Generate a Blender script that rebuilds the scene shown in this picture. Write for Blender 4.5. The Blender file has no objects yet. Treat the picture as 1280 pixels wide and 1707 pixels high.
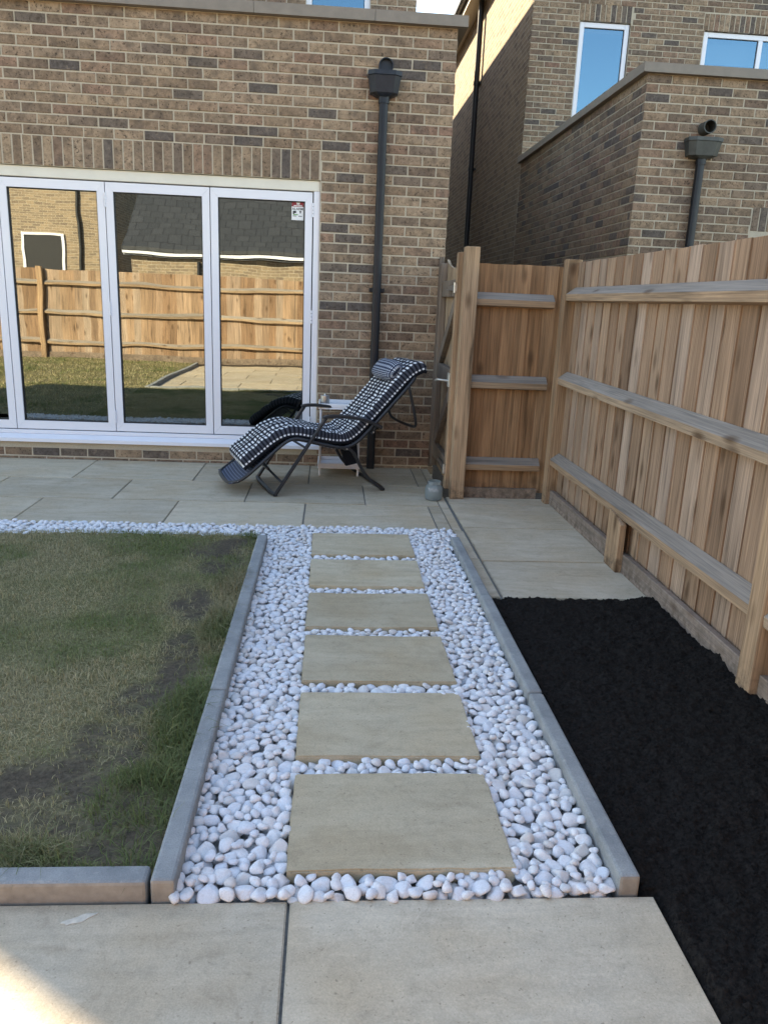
import bpy, bmesh, math, random
import numpy as np
from mathutils import Matrix, Vector
random.seed(7); rng = np.random.default_rng(7)
R = math.radians
scene = bpy.context.scene
COL = scene.collection

# ------------------------------------------------------------------ camera, sky, sun, exposure
cam_d = bpy.data.cameras.new('camera'); cam = bpy.data.objects.new('camera', cam_d); COL.objects.link(cam)
scene.camera = cam
CAM_H, PITCH, ROLL, YAW, FPX = 1.395, .265, .0422, .0756, 1300.0
fwd0 = Vector((math.sin(YAW), math.cos(YAW), 0)); right0 = Vector((math.cos(YAW), -math.sin(YAW), 0)); up0 = Vector((0, 0, 1))
fwd = fwd0*math.cos(PITCH) - up0*math.sin(PITCH); up = up0*math.cos(PITCH) + fwd0*math.sin(PITCH)
cr = right0*math.cos(ROLL) + up*math.sin(ROLL); cu = up*math.cos(ROLL) - right0*math.sin(ROLL)
cam.matrix_world = Matrix(((cr.x, cu.x, -fwd.x, 0), (cr.y, cu.y, -fwd.y, 0), (cr.z, cu.z, -fwd.z, CAM_H), (0, 0, 0, 1)))
cam_d.sensor_fit = 'VERTICAL'; cam_d.sensor_height = 24.0; cam_d.lens = FPX/1707*24.0
cam_d.clip_start = .02; cam_d.clip_end = 600

KX, KY = .97, 1.40                                   # horizontal run of a ray per metre of drop
to_sun = Vector((-KX, KY, 1)).normalized()
SUN_EL = math.asin(to_sun.z); SUN_AZ = math.atan2(to_sun.x, to_sun.y)
world = bpy.data.worlds.new('World'); scene.world = world; world.use_nodes = True
wn = world.node_tree.nodes; wl = world.node_tree.links
bg = wn['Background']; sky = wn.new('ShaderNodeTexSky'); sky.sky_type = 'NISHITA'; sky.sun_disc = False
sky.sun_elevation = SUN_EL; sky.sun_rotation = SUN_AZ; sky.altitude = 50; sky.air_density = 1.0; sky.dust_density = .3; sky.ozone_density = 1.2
wl.new(sky.outputs[0], bg.inputs[0]); bg.inputs[1].default_value = .15
sun_d = bpy.data.lights.new('sun', 'SUN'); sun_d.energy = 5.0; sun_d.angle = R(.45); sun_d.color = (1, .91, .74)
sun = bpy.data.objects.new('sun', sun_d); COL.objects.link(sun); sun.location = (-10, 14, 20)
sun.rotation_euler = (-to_sun).to_track_quat('-Z', 'Y').to_euler()
vs = scene.view_settings; vs.view_transform = 'Standard'; vs.look = 'None'; vs.gamma = 1; vs.use_curve_mapping = False
vs.exposure = 1.98
vs.use_white_balance = True; vs.white_balance_temperature = 7750; vs.white_balance_tint = 10   # the camera balanced for open shade
scene.cycles.max_bounces = 8; scene.cycles.transparent_max_bounces = 12

# ------------------------------------------------------------------ node helpers
class NT:
    def __init__(s, name):
        s.m = bpy.data.materials.new(name); s.m.use_nodes = True; s.t = s.m.node_tree
        s.b = s.t.nodes['Principled BSDF']; s.out = s.t.nodes['Material Output']
    def n(s, typ, **kw):
        nd = s.t.nodes.new(typ)
        for k, v in kw.items(): setattr(nd, k, v)
        return nd
    def set(s, sock, v):
        if hasattr(v, 'is_output'): s.t.links.new(v, sock)
        else: sock.default_value = v
    def math(s, op, a, b=None, c=None, clamp=False):
        nd = s.n('ShaderNodeMath', operation=op, use_clamp=clamp); s.set(nd.inputs[0], a)
        if b is not None: s.set(nd.inputs[1], b)
        if c is not None: s.set(nd.inputs[2], c)
        return nd.outputs[0]
    def vmath(s, op, a, b):
        nd = s.n('ShaderNodeVectorMath', operation=op); s.set(nd.inputs[0], a); s.set(nd.inputs[1], b); return nd.outputs[0]
    def pos(s): return s.n('ShaderNodeNewGeometry').outputs['Position']
    def attr(s, name, fac=False):
        nd = s.n('ShaderNodeAttribute', attribute_name=name); return nd.outputs['Fac' if fac else 'Color']
    def rnd(s, src):
        if src == 'attr': return s.attr('rnd', True)
        return s.n('ShaderNodeObjectInfo').outputs['Random']
    def noise(s, vec, scale=5, detail=3, rough=.55, out='Fac', dist=0):
        nd = s.n('ShaderNodeTexNoise'); s.set(nd.inputs['Vector'], vec); nd.inputs['Scale'].default_value = scale
        nd.inputs['Detail'].default_value = detail; nd.inputs['Roughness'].default_value = rough; nd.inputs['Distortion'].default_value = dist
        return nd.outputs[out]
    def voro(s, vec, scale=5, feature='F1', out='Distance', randomness=1):
        nd = s.n('ShaderNodeTexVoronoi', feature=feature); s.set(nd.inputs['Vector'], vec); nd.inputs['Scale'].default_value = scale
        nd.inputs['Randomness'].default_value = randomness
        return nd.outputs[out]
    def ramp(s, fac, stops, interp='LINEAR'):
        nd = s.n('ShaderNodeValToRGB'); s.set(nd.inputs[0], fac); r = nd.color_ramp; r.interpolation = interp
        while len(r.elements) < len(stops): r.elements.new(.5)
        for e, (p, c) in zip(r.elements, stops):
            e.position = p; e.color = (c, c, c, 1) if not hasattr(c, '__len__') else (*c, 1)
        return nd.outputs[0]
    def mix(s, fac, a, b, blend='MIX'):
        nd = s.n('ShaderNodeMix', data_type='RGBA', blend_type=blend); s.set(nd.inputs[0], fac)
        for sock, v in ((nd.inputs[6], a), (nd.inputs[7], b)):
            s.set(sock, (*v, 1) if isinstance(v, tuple) and len(v) == 3 else v)
        return nd.outputs[2]
    def maprange(s, v, a, b, c=0, d=1):
        nd = s.n('ShaderNodeMapRange'); s.set(nd.inputs[0], v)
        for i, x in enumerate((a, b, c, d)): nd.inputs[i+1].default_value = x
        return nd.outputs[0]
    def bump(s, h, strength=.3, dist=.005):
        nd = s.n('ShaderNodeBump'); s.set(nd.inputs['Height'], h); nd.inputs['Strength'].default_value = strength; nd.inputs['Distance'].default_value = dist
        s.t.links.new(nd.outputs[0], s.b.inputs['Normal'])
    def shift(s, r, k=(37., 53., 71.)):                # a position moved to its own spot of the noise for each piece
        cb = s.n('ShaderNodeCombineXYZ')
        for i in range(3): s.set(cb.inputs[i], s.math('MULTIPLY', r, k[i]))
        return s.vmath('ADD', s.pos(), cb.outputs[0])
    def done(s, col=None, rough=.7, metal=0, spec=.5):
        if col is not None: s.set(s.b.inputs['Base Color'], (*col, 1) if isinstance(col, tuple) and len(col) == 3 else col)
        s.set(s.b.inputs['Roughness'], rough); s.b.inputs['Metallic'].default_value = metal; s.b.inputs['Specular IOR Level'].default_value = spec
        return s.m

def lin(r, g, b):
    f = lambda c: (c/255/12.92 if c/255 <= .04045 else ((c/255+.055)/1.055)**2.4)
    return (f(r), f(g), f(b))

def brick_mat(src):
    s = NT('brick_'+src); r = s.rnd(src); p = s.shift(r)
    base = s.ramp(r, [(0, (.285, .215, .148)), (.16, (.205, .158, .112)), (.30, (.335, .262, .180)), (.42, (.165, .128, .096)), (.50, (.260, .180, .130)),
                      (.60, (.305, .238, .165)), (.72, (.205, .162, .122)), (.80, (.145, .126, .106)), (.86, (.108, .098, .090)), (.885, (.115, .104, .094)), (.91, (.275, .208, .148)), (.96, (.345, .275, .195)), (1, (.235, .150, .112))])
    n1 = s.noise(p, 22, 4, .65); c = s.mix(1.0, base, s.ramp(n1, [(.25, .50), (.5, 1.0), (.78, 1.45)]), 'MULTIPLY')
    n2 = s.noise(p, 9, 2); c = s.mix(s.ramp(n2, [(.52, 0.), (.72, .6)]), c, (.125, .105, .085))
    pale = s.noise(p, 14, 3, .7); c = s.mix(s.ramp(pale, [(.60, 0.), (.78, .5)]), c, (.40, .33, .25))
    sp = s.noise(p, 58, 3, .6); c = s.mix(s.ramp(sp, [(.58, 0.), (.66, .85)]), c, (.060, .046, .036))
    fine = s.noise(p, 240, 2, .6); c = s.mix(1.0, c, s.ramp(fine, [(.3, .8), (.7, 1.18)]), 'MULTIPLY')
    h = s.math('ADD', s.math('MULTIPLY', n1, .7), s.math('ADD', fine, s.math('MULTIPLY', s.ramp(sp, [(.60, 1.), (.70, 0.)]), .8)))
    c = s.mix(1., c, (1.07, .965, .915), 'MULTIPLY'); s.bump(h, .6, .0035); return s.done(c, .88, spec=.25)
M = {}
M['brick_obj'] = brick_mat('obj'); M['brick_attr'] = brick_mat('attr')
def mortar_mat():
    s = NT('mortar'); p = s.pos(); n = s.noise(p, 6, 4); f = s.noise(p, 160, 3, .7)
    c = s.mix(n, (.44, .375, .285), (.58, .50, .385)); c = s.mix(1., c, s.ramp(f, [(.3, .82), (.7, 1.12)]), 'MULTIPLY')
    s.bump(f, .6, .003); return s.done(c, .95, spec=.15)
M['mortar'] = mortar_mat()
def brick_far():
    s = NT('far_brick'); sp = s.n('ShaderNodeSeparateXYZ'); s.t.links.new(s.pos(), sp.inputs[0])
    cb = s.n('ShaderNodeCombineXYZ'); s.set(cb.inputs[0], s.math('ADD', sp.outputs[0], sp.outputs[1])); s.set(cb.inputs[1], sp.outputs[2])
    b = s.n('ShaderNodeTexBrick'); s.set(b.inputs['Vector'], cb.outputs[0]); b.inputs['Scale'].default_value = 1
    b.inputs['Brick Width'].default_value = .225; b.inputs['Row Height'].default_value = .075; b.inputs['Mortar Size'].default_value = .006
    b.inputs['Color1'].default_value = (.36, .27, .18, 1); b.inputs['Color2'].default_value = (.20, .15, .11, 1); b.inputs['Mortar'].default_value = (.48, .42, .33, 1)
    b.inputs['Bias'].default_value = -.1; b.inputs['Mortar Smooth'].default_value = .2
    n = s.noise(s.pos(), 30, 4, .7); c = s.mix(1., b.outputs[0], s.ramp(n, [(.3, .7), (.7, 1.25)]), 'MULTIPLY')
    s.bump(s.math('ADD', s.math('MULTIPLY', b.outputs['Fac'], -1), s.math('MULTIPLY', n, .3)), .6, .006); return s.done(c, .9, spec=.2)
M['far_brick'] = brick_far()

def wood(name, axis, c0, c1, c2, grey=.0):
    s = NT(name); r = s.rnd('obj'); p = s.shift(r)
    sc = [26., 26., 26.]; sc[axis] = 1.1
    n = s.noise(s.vmath('MULTIPLY', p, tuple(sc)), 1, 5, .6, dist=.6)
    sf = [150., 150., 150.]; sf[axis] = 2.5
    f = s.noise(s.vmath('MULTIPLY', p, tuple(sf)), 1, 3, .6)
    tone = s.mix(r, c0, c1); r2 = s.math('FRACT', s.math('MULTIPLY', r, 7.31)); tone = s.mix(s.ramp(r2, [(.42, 0.), (1, .65)]), tone, c2)
    big = s.noise(s.vmath('MULTIPLY', p, tuple(3. if i != axis else .8 for i in range(3))), 1, 3)
    c = s.mix(1., tone, s.ramp(n, [(.26, .34), (.40, .92), (.56, 1.2), (.76, .58)]), 'MULTIPLY')
    c = s.mix(1., c, s.ramp(f, [(.3, .64), (.65, 1.2)]), 'MULTIPLY')
    c = s.mix(1., c, s.ramp(big, [(.3, .72), (.7, 1.2)]), 'MULTIPLY')
    if grey: c = s.mix(s.ramp(big, [(.3, grey*.6), (.7, grey)]), c, (.27, .26, .25))
    zz = s.n('ShaderNodeSeparateXYZ'); s.t.links.new(s.pos(), zz.inputs[0])
    mud = s.math('MULTIPLY', s.maprange(zz.outputs[2], .16, .02), s.ramp(s.noise(s.pos(), 22, 4, .7), [(.42, 0.), (.62, .8)])); c = s.mix(mud, c, (.10, .075, .055))
    sv = [11., 11., 11.]; sv[axis] = 4.2
    v = s.n('ShaderNodeTexVoronoi', feature='F1'); s.set(v.inputs['Vector'], s.vmath('MULTIPLY', p, tuple(sv))); v.inputs['Scale'].default_value = 1
    sel = s.ramp(s.n('ShaderNodeSeparateColor').outputs[0], [(0, 0.), (1, 1.)])
    sep = s.n('ShaderNodeSeparateColor'); s.t.links.new(v.outputs['Color'], sep.inputs[0])
    pick = s.math('GREATER_THAN', sep.outputs[0], .66)
    knot = s.math('MULTIPLY', s.ramp(v.outputs['Distance'], [(.09, 1.), (.20, .6), (.34, 0.)]), pick)
    c = s.mix(s.math('MULTIPLY', knot, .8), c, (.085, .045, .022))
    s.bump(s.math('ADD', s.math('MULTIPLY', f, .6), n), .45, .003); return s.done(c, .82, spec=.2)
M['board'] = wood('fence_board_wood', 2, (.285, .175, .108), (.380, .255, .168), (.47, .38, .31))
M['board_dark'] = wood('panel_board_wood', 2, (.25, .135, .068), (.31, .178, .095), (.36, .235, .14))
M['post'] = wood('post_wood', 2, (.36, .235, .14), (.39, .255, .155), (.42, .30, .195))
M['rail_y'] = wood('rail_wood_along', 1, (.36, .235, .14), (.40, .27, .165), (.40, .30, .21), .12); M['rail_ytop'] = wood('weathered_rail_top_along', 1, (.25, .20, .155), (.29, .235, .185), (.31, .27, .225), .35)
M['rail_x'] = wood('rail_wood_across', 0, (.35, .225, .13), (.38, .25, .15), (.38, .28, .19), .12); M['rail_xtop'] = wood('weathered_rail_top_across', 0, (.25, .20, .155), (.29, .235, .185), (.31, .27, .225), .35)
M['gate_wood'] = wood('gate_wood', 2, (.36, .25, .155), (.40, .28, .17), (.40, .31, .22), .15)
M['gate_dark'] = wood('gate_frame_wood', 2, (.17, .125, .088), (.20, .145, .10), (.19, .15, .12), .25)
M['gravel_board'] = wood('gravel_board_wood', 1, (.25, .17, .115), (.28, .19, .13), (.24, .18, .14), .3)

def sandstone(name, c0, c1, c2):
    s = NT(name); r = s.rnd('obj'); p = s.shift(r)
    n = s.noise(s.vmath('MULTIPLY', p, (1.4, 5., 4.)), 1, 5, .6, dist=1.4); big = s.noise(p, 2.6, 3); f = s.noise(p, 220, 3, .7); g = s.noise(p, 34, 4, .7)
    c = s.mix(s.ramp(n, [(.3, 0.), (.7, 1.)]), c0, c1); c = s.mix(s.ramp(big, [(.42, 0.), (.72, .75)]), c, c2)
    tint = s.ramp(r, [(0, .88), (.5, 1.), (1, 1.1)]); c = s.mix(1., c, tint, 'MULTIPLY')
    c = s.mix(1., c, s.ramp(f, [(.25, .80), (.75, 1.14)]), 'MULTIPLY'); pit = s.noise(p, 95, 2, .5); c = s.mix(s.ramp(pit, [(.66, 0.), (.74, .55)]), c, (.19, .15, .10))
    st = s.noise(p, 5, 5, .8, dist=.8); c = s.mix(s.ramp(st, [(.56, 0.), (.74, .42)]), c, (.25, .19, .125)); mo = s.noise(p, 16, 5, .75, dist=1.); c = s.mix(1., c, s.ramp(mo, [(.32, .88), (.5, 1.), (.7, 1.06)]), 'MULTIPLY'); ln = s.noise(s.vmath('MULTIPLY', p, (1.5, 11., 5.)), 1, 4, .6, dist=2.2); c = s.mix(1., c, s.ramp(ln, [(.3, .91), (.55, 1.01), (.75, 1.05)]), 'MULTIPLY')
    s.bump(s.math('ADD', s.math('MULTIPLY', n, .8), s.math('ADD', s.math('MULTIPLY', f, .25), s.math('ADD', g, mo))), .32, .004)
    return s.done(c, s.ramp(big, [(.3, .62), (.7, .8)]), spec=.35)
M['slab'] = sandstone('sandstone_paving', (.485, .405, .292), (.615, .530, .405), (.51, .395, .26))
M['step'] = sandstone('sandstone_stepping', (.440, .358, .240), (.55, .465, .328), (.445, .338, .205))
def simple(name, col, rough=.5, metal=0, spec=.5, nscale=None, namp=.15, bump=0, bdist=.002):
    s = NT(name); c = (*col, 1)
    if nscale:
        n = s.noise(s.pos(), nscale, 5, .65); c = s.mix(1., col, s.ramp(n, [(.25, 1-namp*1.4), (.75, 1+namp)]), 'MULTIPLY')
        if bump: s.bump(n, bump, bdist)
    return s.done(c, rough, metal, spec)
def concrete():
    s = NT('kerb_concrete'); r = s.rnd('obj'); p = s.shift(r); a = s.noise(p, 9, 5, .7); f = s.noise(p, 260, 3, .7); b = s.noise(p, 40, 3, .6)
    c = s.mix(s.ramp(a, [(.3, 0.), (.7, 1.)]), (.215, .225, .225), (.34, .345, .335)); c = s.mix(1., c, s.ramp(f, [(.25, .8), (.75, 1.15)]), 'MULTIPLY')
    c = s.mix(s.ramp(b, [(.6, 0.), (.75, .5)]), c, (.44, .42, .38)); v = s.voro(p, 120); 
    s.bump(s.math('ADD', f, s.math('MULTIPLY', s.ramp(v, [(.1, 0.), (.25, 1.)]), .5)), .5, .003); return s.done(c, .9, spec=.25)
M['kerb'] = concrete()
M['kerb_buff'] = simple('buff_kerb_concrete', (.33, .285, .235), .9, nscale=30, namp=.2, bump=.4)
M['soil'] = simple('black_compost', (.0175, .0148, .0128), .97, spec=.1, nscale=90, namp=.6, bump=.8, bdist=.004)
M['earth'] = simple('brown_earth', (.075, .056, .040), .95, spec=.2, nscale=60, namp=.5, bump=.9, bdist=.008)
def lawn_mat():
    s = NT('lawn_turf'); p = s.pos(); a = s.noise(p, 1.5, 4); b = s.noise(p, 70, 3, .7)
    c = s.mix(s.ramp(a, [(.35, 0.), (.65, 1.)]), (.050, .062, .022), (.105, .092, .040)); c = s.mix(1., c, s.ramp(b, [(.25, .45), (.75, 1.5)]), 'MULTIPLY')
    s.bump(b, .9, .015); return s.done(c, .95, spec=.15)
M['lawn'] = lawn_mat()
def grass_mat():
    s = NT('grass_blade'); c = s.attr('col'); s.b.inputs['Specular IOR Level'].default_value = .3
    tr = s.n('ShaderNodeBsdfTranslucent'); s.set(tr.inputs[0], c); mx = s.n('ShaderNodeMixShader'); mx.inputs[0].default_value = .3
    s.done(c, .6, spec=.25); s.t.links.new(s.b.outputs[0], mx.inputs[1]); s.t.links.new(tr.outputs[0], mx.inputs[2]); s.t.links.new(mx.outputs[0], s.out.inputs[0]); return s.m
M['grass'] = grass_mat()
def pebble_mat(src):
    s = NT('white_pebble_'+src); r = s.rnd(src); p = s.shift(r); n = s.noise(p, 18, 4, .6, dist=1.0); f = s.noise(p, 190, 3, .7)
    tone = s.ramp(r, [(0, (.76, .76, .775)), (.35, (.69, .705, .74)), (.6, (.80, .785, .775)), (.8, (.76, .725, .715)), (.93, (.64, .595, .55)), (1, (.67, .68, .69))])
    c = s.mix(s.ramp(n, [(.54, 0.), (.72, .6)]), tone, (.66, .60, .55)); c = s.mix(1., c, s.ramp(f, [(.25, .9), (.7, 1.05)]), 'MULTIPLY')
    v = s.noise(p, 42, 2, .5); c = s.mix(s.ramp(v, [(.66, 0.), (.76, .35)]), c, (.55, .50, .46))
    vein = s.noise(p, 30, 3, .6, dist=2.5); c = s.mix(s.ramp(vein, [(.46, 0.), (.495, .28), (.53, 0.)]), c, (.45, .43, .42)); s.bump(s.math('ADD', f, s.math('MULTIPLY', n, 2.5)), .4, .0025); return s.done(c, .75, spec=.25)
M['pebble_obj'] = pebble_mat('obj'); M['pebble_attr'] = pebble_mat('attr')
M['pebble_base'] = simple('pebble_underlay', (.58, .57, .55), .95, nscale=60, namp=.4, bump=.6)
M['white_frame'] = simple('white_powder_coat', (.80, .80, .845), .35, nscale=3, namp=.02)
M['cream_frame'] = simple('cream_trim', (.74, .70, .60), .5, nscale=6, namp=.05)
M['gasket'] = simple('black_rubber_gasket', (.012, .012, .014), .6)
M['black_metal'] = simple('black_powder_coat', (.022, .022, .025), .42, nscale=25, namp=.3)
M['pipe'] = simple('anthracite_plastic', (.013, .016, .021), .42, spec=.35, nscale=12, namp=.25)
M['hopper'] = simple('anthracite_hopper', (.018, .023, .033), .45, spec=.35, nscale=20, namp=.25)
M['hopper_grey'] = simple('olive_grey_hopper', (.060, .064, .058), .5, nscale=20, namp=.25)
M['coping'] = simple('taupe_coping', (.235, .195, .155), .55, nscale=9, namp=.12)
M['soffit'] = simple('cream_soffit', (.62, .57, .47), .6, nscale=5, namp=.06)
M['steel'] = simple('galvanised_steel', (.55, .55, .54), .38, metal=1, nscale=60, namp=.2)
M['slate'] = None
def slate_mat():
    s = NT('roof_slate'); sp = s.n('ShaderNodeSeparateXYZ'); s.t.links.new(s.pos(), sp.inputs[0])
    cb = s.n('ShaderNodeCombineXYZ'); s.set(cb.inputs[0], sp.outputs[0]); s.set(cb.inputs[1], s.math('MULTIPLY', sp.outputs[1], 1.25))
    b = s.n('ShaderNodeTexBrick'); s.set(b.inputs['Vector'], cb.outputs[0]); b.inputs['Scale'].default_value = 1
    b.inputs['Brick Width'].default_value = .3; b.inputs['Row Height'].default_value = .26; b.inputs['Mortar Size'].default_value = .012
    b.inputs['Color1'].default_value = (.045, .047, .052, 1); b.inputs['Color2'].default_value = (.034, .036, .040, 1); b.inputs['Mortar'].default_value = (.018, .018, .02, 1)
    s.bump(b.outputs['Fac'], .5, .01); return s.done(b.outputs[0], .6)
M['slate'] = slate_mat()
def pane_mat(name, refl, wav, tint=(.94, 1., .97)):
    s = NT(name); s.t.nodes.remove(s.b)
    g = s.n('ShaderNodeBsdfGlossy'); g.inputs['Roughness'].default_value = .0; g.inputs[0].default_value = (*tint, 1)
    t = s.n('ShaderNodeBsdfTransparent'); t.inputs[0].default_value = (.50, .53, .52, 1)
    fr = s.n('ShaderNodeLayerWeight'); fr.inputs[0].default_value = .12
    mx = s.n('ShaderNodeMixShader'); s.set(mx.inputs[0], s.math('ADD', s.math('MULTIPLY', fr.outputs['Fresnel'], .9), refl, clamp=True))
    n = s.noise(s.vmath('MULTIPLY', s.pos(), (1.2, 1., 2.2)), 1.6, 1, .4)
    bp = s.n('ShaderNodeBump'); bp.inputs['Strength'].default_value = wav; bp.inputs['Distance'].default_value = .004; s.set(bp.inputs['Height'], n); s.set(g.inputs['Normal'], bp.outputs[0])
    s.t.links.new(t.outputs[0], mx.inputs[1]); s.t.links.new(g.outputs[0], mx.inputs[2]); s.t.links.new(mx.outputs[0], s.out.inputs[0]); return s.m
M['pane'] = pane_mat('coated_glass', .26, .17); M['pane_far'] = pane_mat('window_glass', .17, .0, (.40, .74, 1.))
def gingham(name, period, dark, mid, white):
    s = NT(name); sp = s.n('ShaderNodeSeparateXYZ'); s.t.links.new(s.attr('guv'), sp.inputs[0])
    a = s.math('GREATER_THAN', s.math('FRACT', s.math('DIVIDE', sp.outputs[0], period)), .5); b = s.math('GREATER_THAN', s.math('FRACT', s.math('DIVIDE', sp.outputs[1], period)), .5)
    t = s.math('MULTIPLY', s.math('ADD', a, b), .5); c = s.ramp(t, [(0, white), (.3, mid), (.8, dark)], 'CONSTANT')
    f = s.noise(s.pos(), 500, 2, .6); c = s.mix(1., c, s.ramp(f, [(.25, .85), (.75, 1.12)]), 'MULTIPLY'); s.bump(f, .3, .001); return s.done(c, .9, spec=.2)
M['gingham'] = gingham('gingham_cloth', .028, (.012, .013, .018), (.060, .064, .080), (.80, .80, .80))
M['gingham_fine'] = gingham('fine_gingham_cloth', .015, (.014, .018, .035), (.06, .08, .13), (.55, .58, .64))
M['dark_cloth'] = simple('dark_cushion_lining', (.012, .014, .020), .9, spec=.2, nscale=200, namp=.2, bump=.3)
def sling_mat():
    s = NT('textilene_sling'); sp = s.n('ShaderNodeSeparateXYZ'); s.t.links.new(s.attr('guv'), sp.inputs[0])
    a = s.math('GREATER_THAN', s.math('FRACT', s.math('DIVIDE', sp.outputs[0], .022)), .82); c = s.mix(a, (.035, .048, .085), (.20, .23, .30)); return s.done(c, .7)
M['sling'] = sling_mat()
M['lace'] = simple('grey_elastic_lace', (.30, .30, .31), .7)
M['white_plastic'] = simple('white_table_plastic', (.80, .80, .82), .4, nscale=8, namp=.03)
M['dark_wood'] = simple('dark_room_floor', (.05, .045, .04), .6, nscale=6, namp=.3)
M['room'] = simple('room_wall', (.17, .17, .165), .9)
M['plain_white'] = simple('white_label', (.8, .8, .8), .6); M['red_label'] = simple('red_label', (.30, .03, .045), .6)
M['ink'] = simple('black_ink', (.02, .02, .025), .6); M['green_label'] = simple('green_print', (.10, .30, .06), .6)
M['jar'] = None
def jar_mat():
    s = NT('frosted_jar_glass'); s.done((.62, .68, .68), .42); s.b.inputs['Transmission Weight'].default_value = .8; s.b.inputs['IOR'].default_value = 1.3; return s.m
M['jar'] = jar_mat()
M['wire'] = simple('pale_wire', (.6, .6, .56), .4, metal=.6)

# ------------------------------------------------------------------ object helpers
ROOTS = {}
def tag(o, label=None, cat=None, group=None, kind=None):
    for k, v in (('label', label), ('category', cat), ('group', group), ('kind', kind)):
        if v: o[k] = v
    return o
def thing(name, loc, label, cat, group=None):
    o = bpy.data.objects.new(name, None); COL.objects.link(o); o.location = loc; o.empty_display_size = .1
    return tag(o, label, cat, group)
def origin_of(o):
    m = Matrix.Identity(4)
    while o is not None:
        m = Matrix.Translation(o.location) @ o.rotation_euler.to_matrix().to_4x4() @ Matrix.Diagonal((*o.scale, 1)) if o.parent is None else \
            (origin_of(o.parent) @ o.matrix_parent_inverse @ o.matrix_basis)
        return m
    return m
def link(name, me, mat=None, parent=None):
    o = bpy.data.objects.new(name, me); COL.objects.link(o)
    if mat is not None and len(me.materials) == 0: me.materials.append(mat)
    if parent is not None:
        o.parent = parent; o.matrix_parent_inverse = origin_of(parent).inverted()
    return o
def mesh_np(name, V, polys_idx, sizes, smooth=False):
    """mesh from flat arrays"""
    me = bpy.data.meshes.new(name); V = np.asarray(V, np.float32); idx = np.asarray(polys_idx, np.int32); sizes = np.asarray(sizes, np.int32)
    me.vertices.add(len(V)); me.vertices.foreach_set('co', V.ravel()); me.loops.add(len(idx)); me.loops.foreach_set('vertex_index', idx)
    st = np.zeros(len(sizes), np.int32); st[1:] = np.cumsum(sizes)[:-1]
    me.polygons.add(len(sizes)); me.polygons.foreach_set('loop_start', st); me.polygons.foreach_set('loop_total', sizes)
    me.update(calc_edges=True)
    if smooth: me.polygons.foreach_set('use_smooth', np.ones(len(sizes), bool))
    return me
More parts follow.
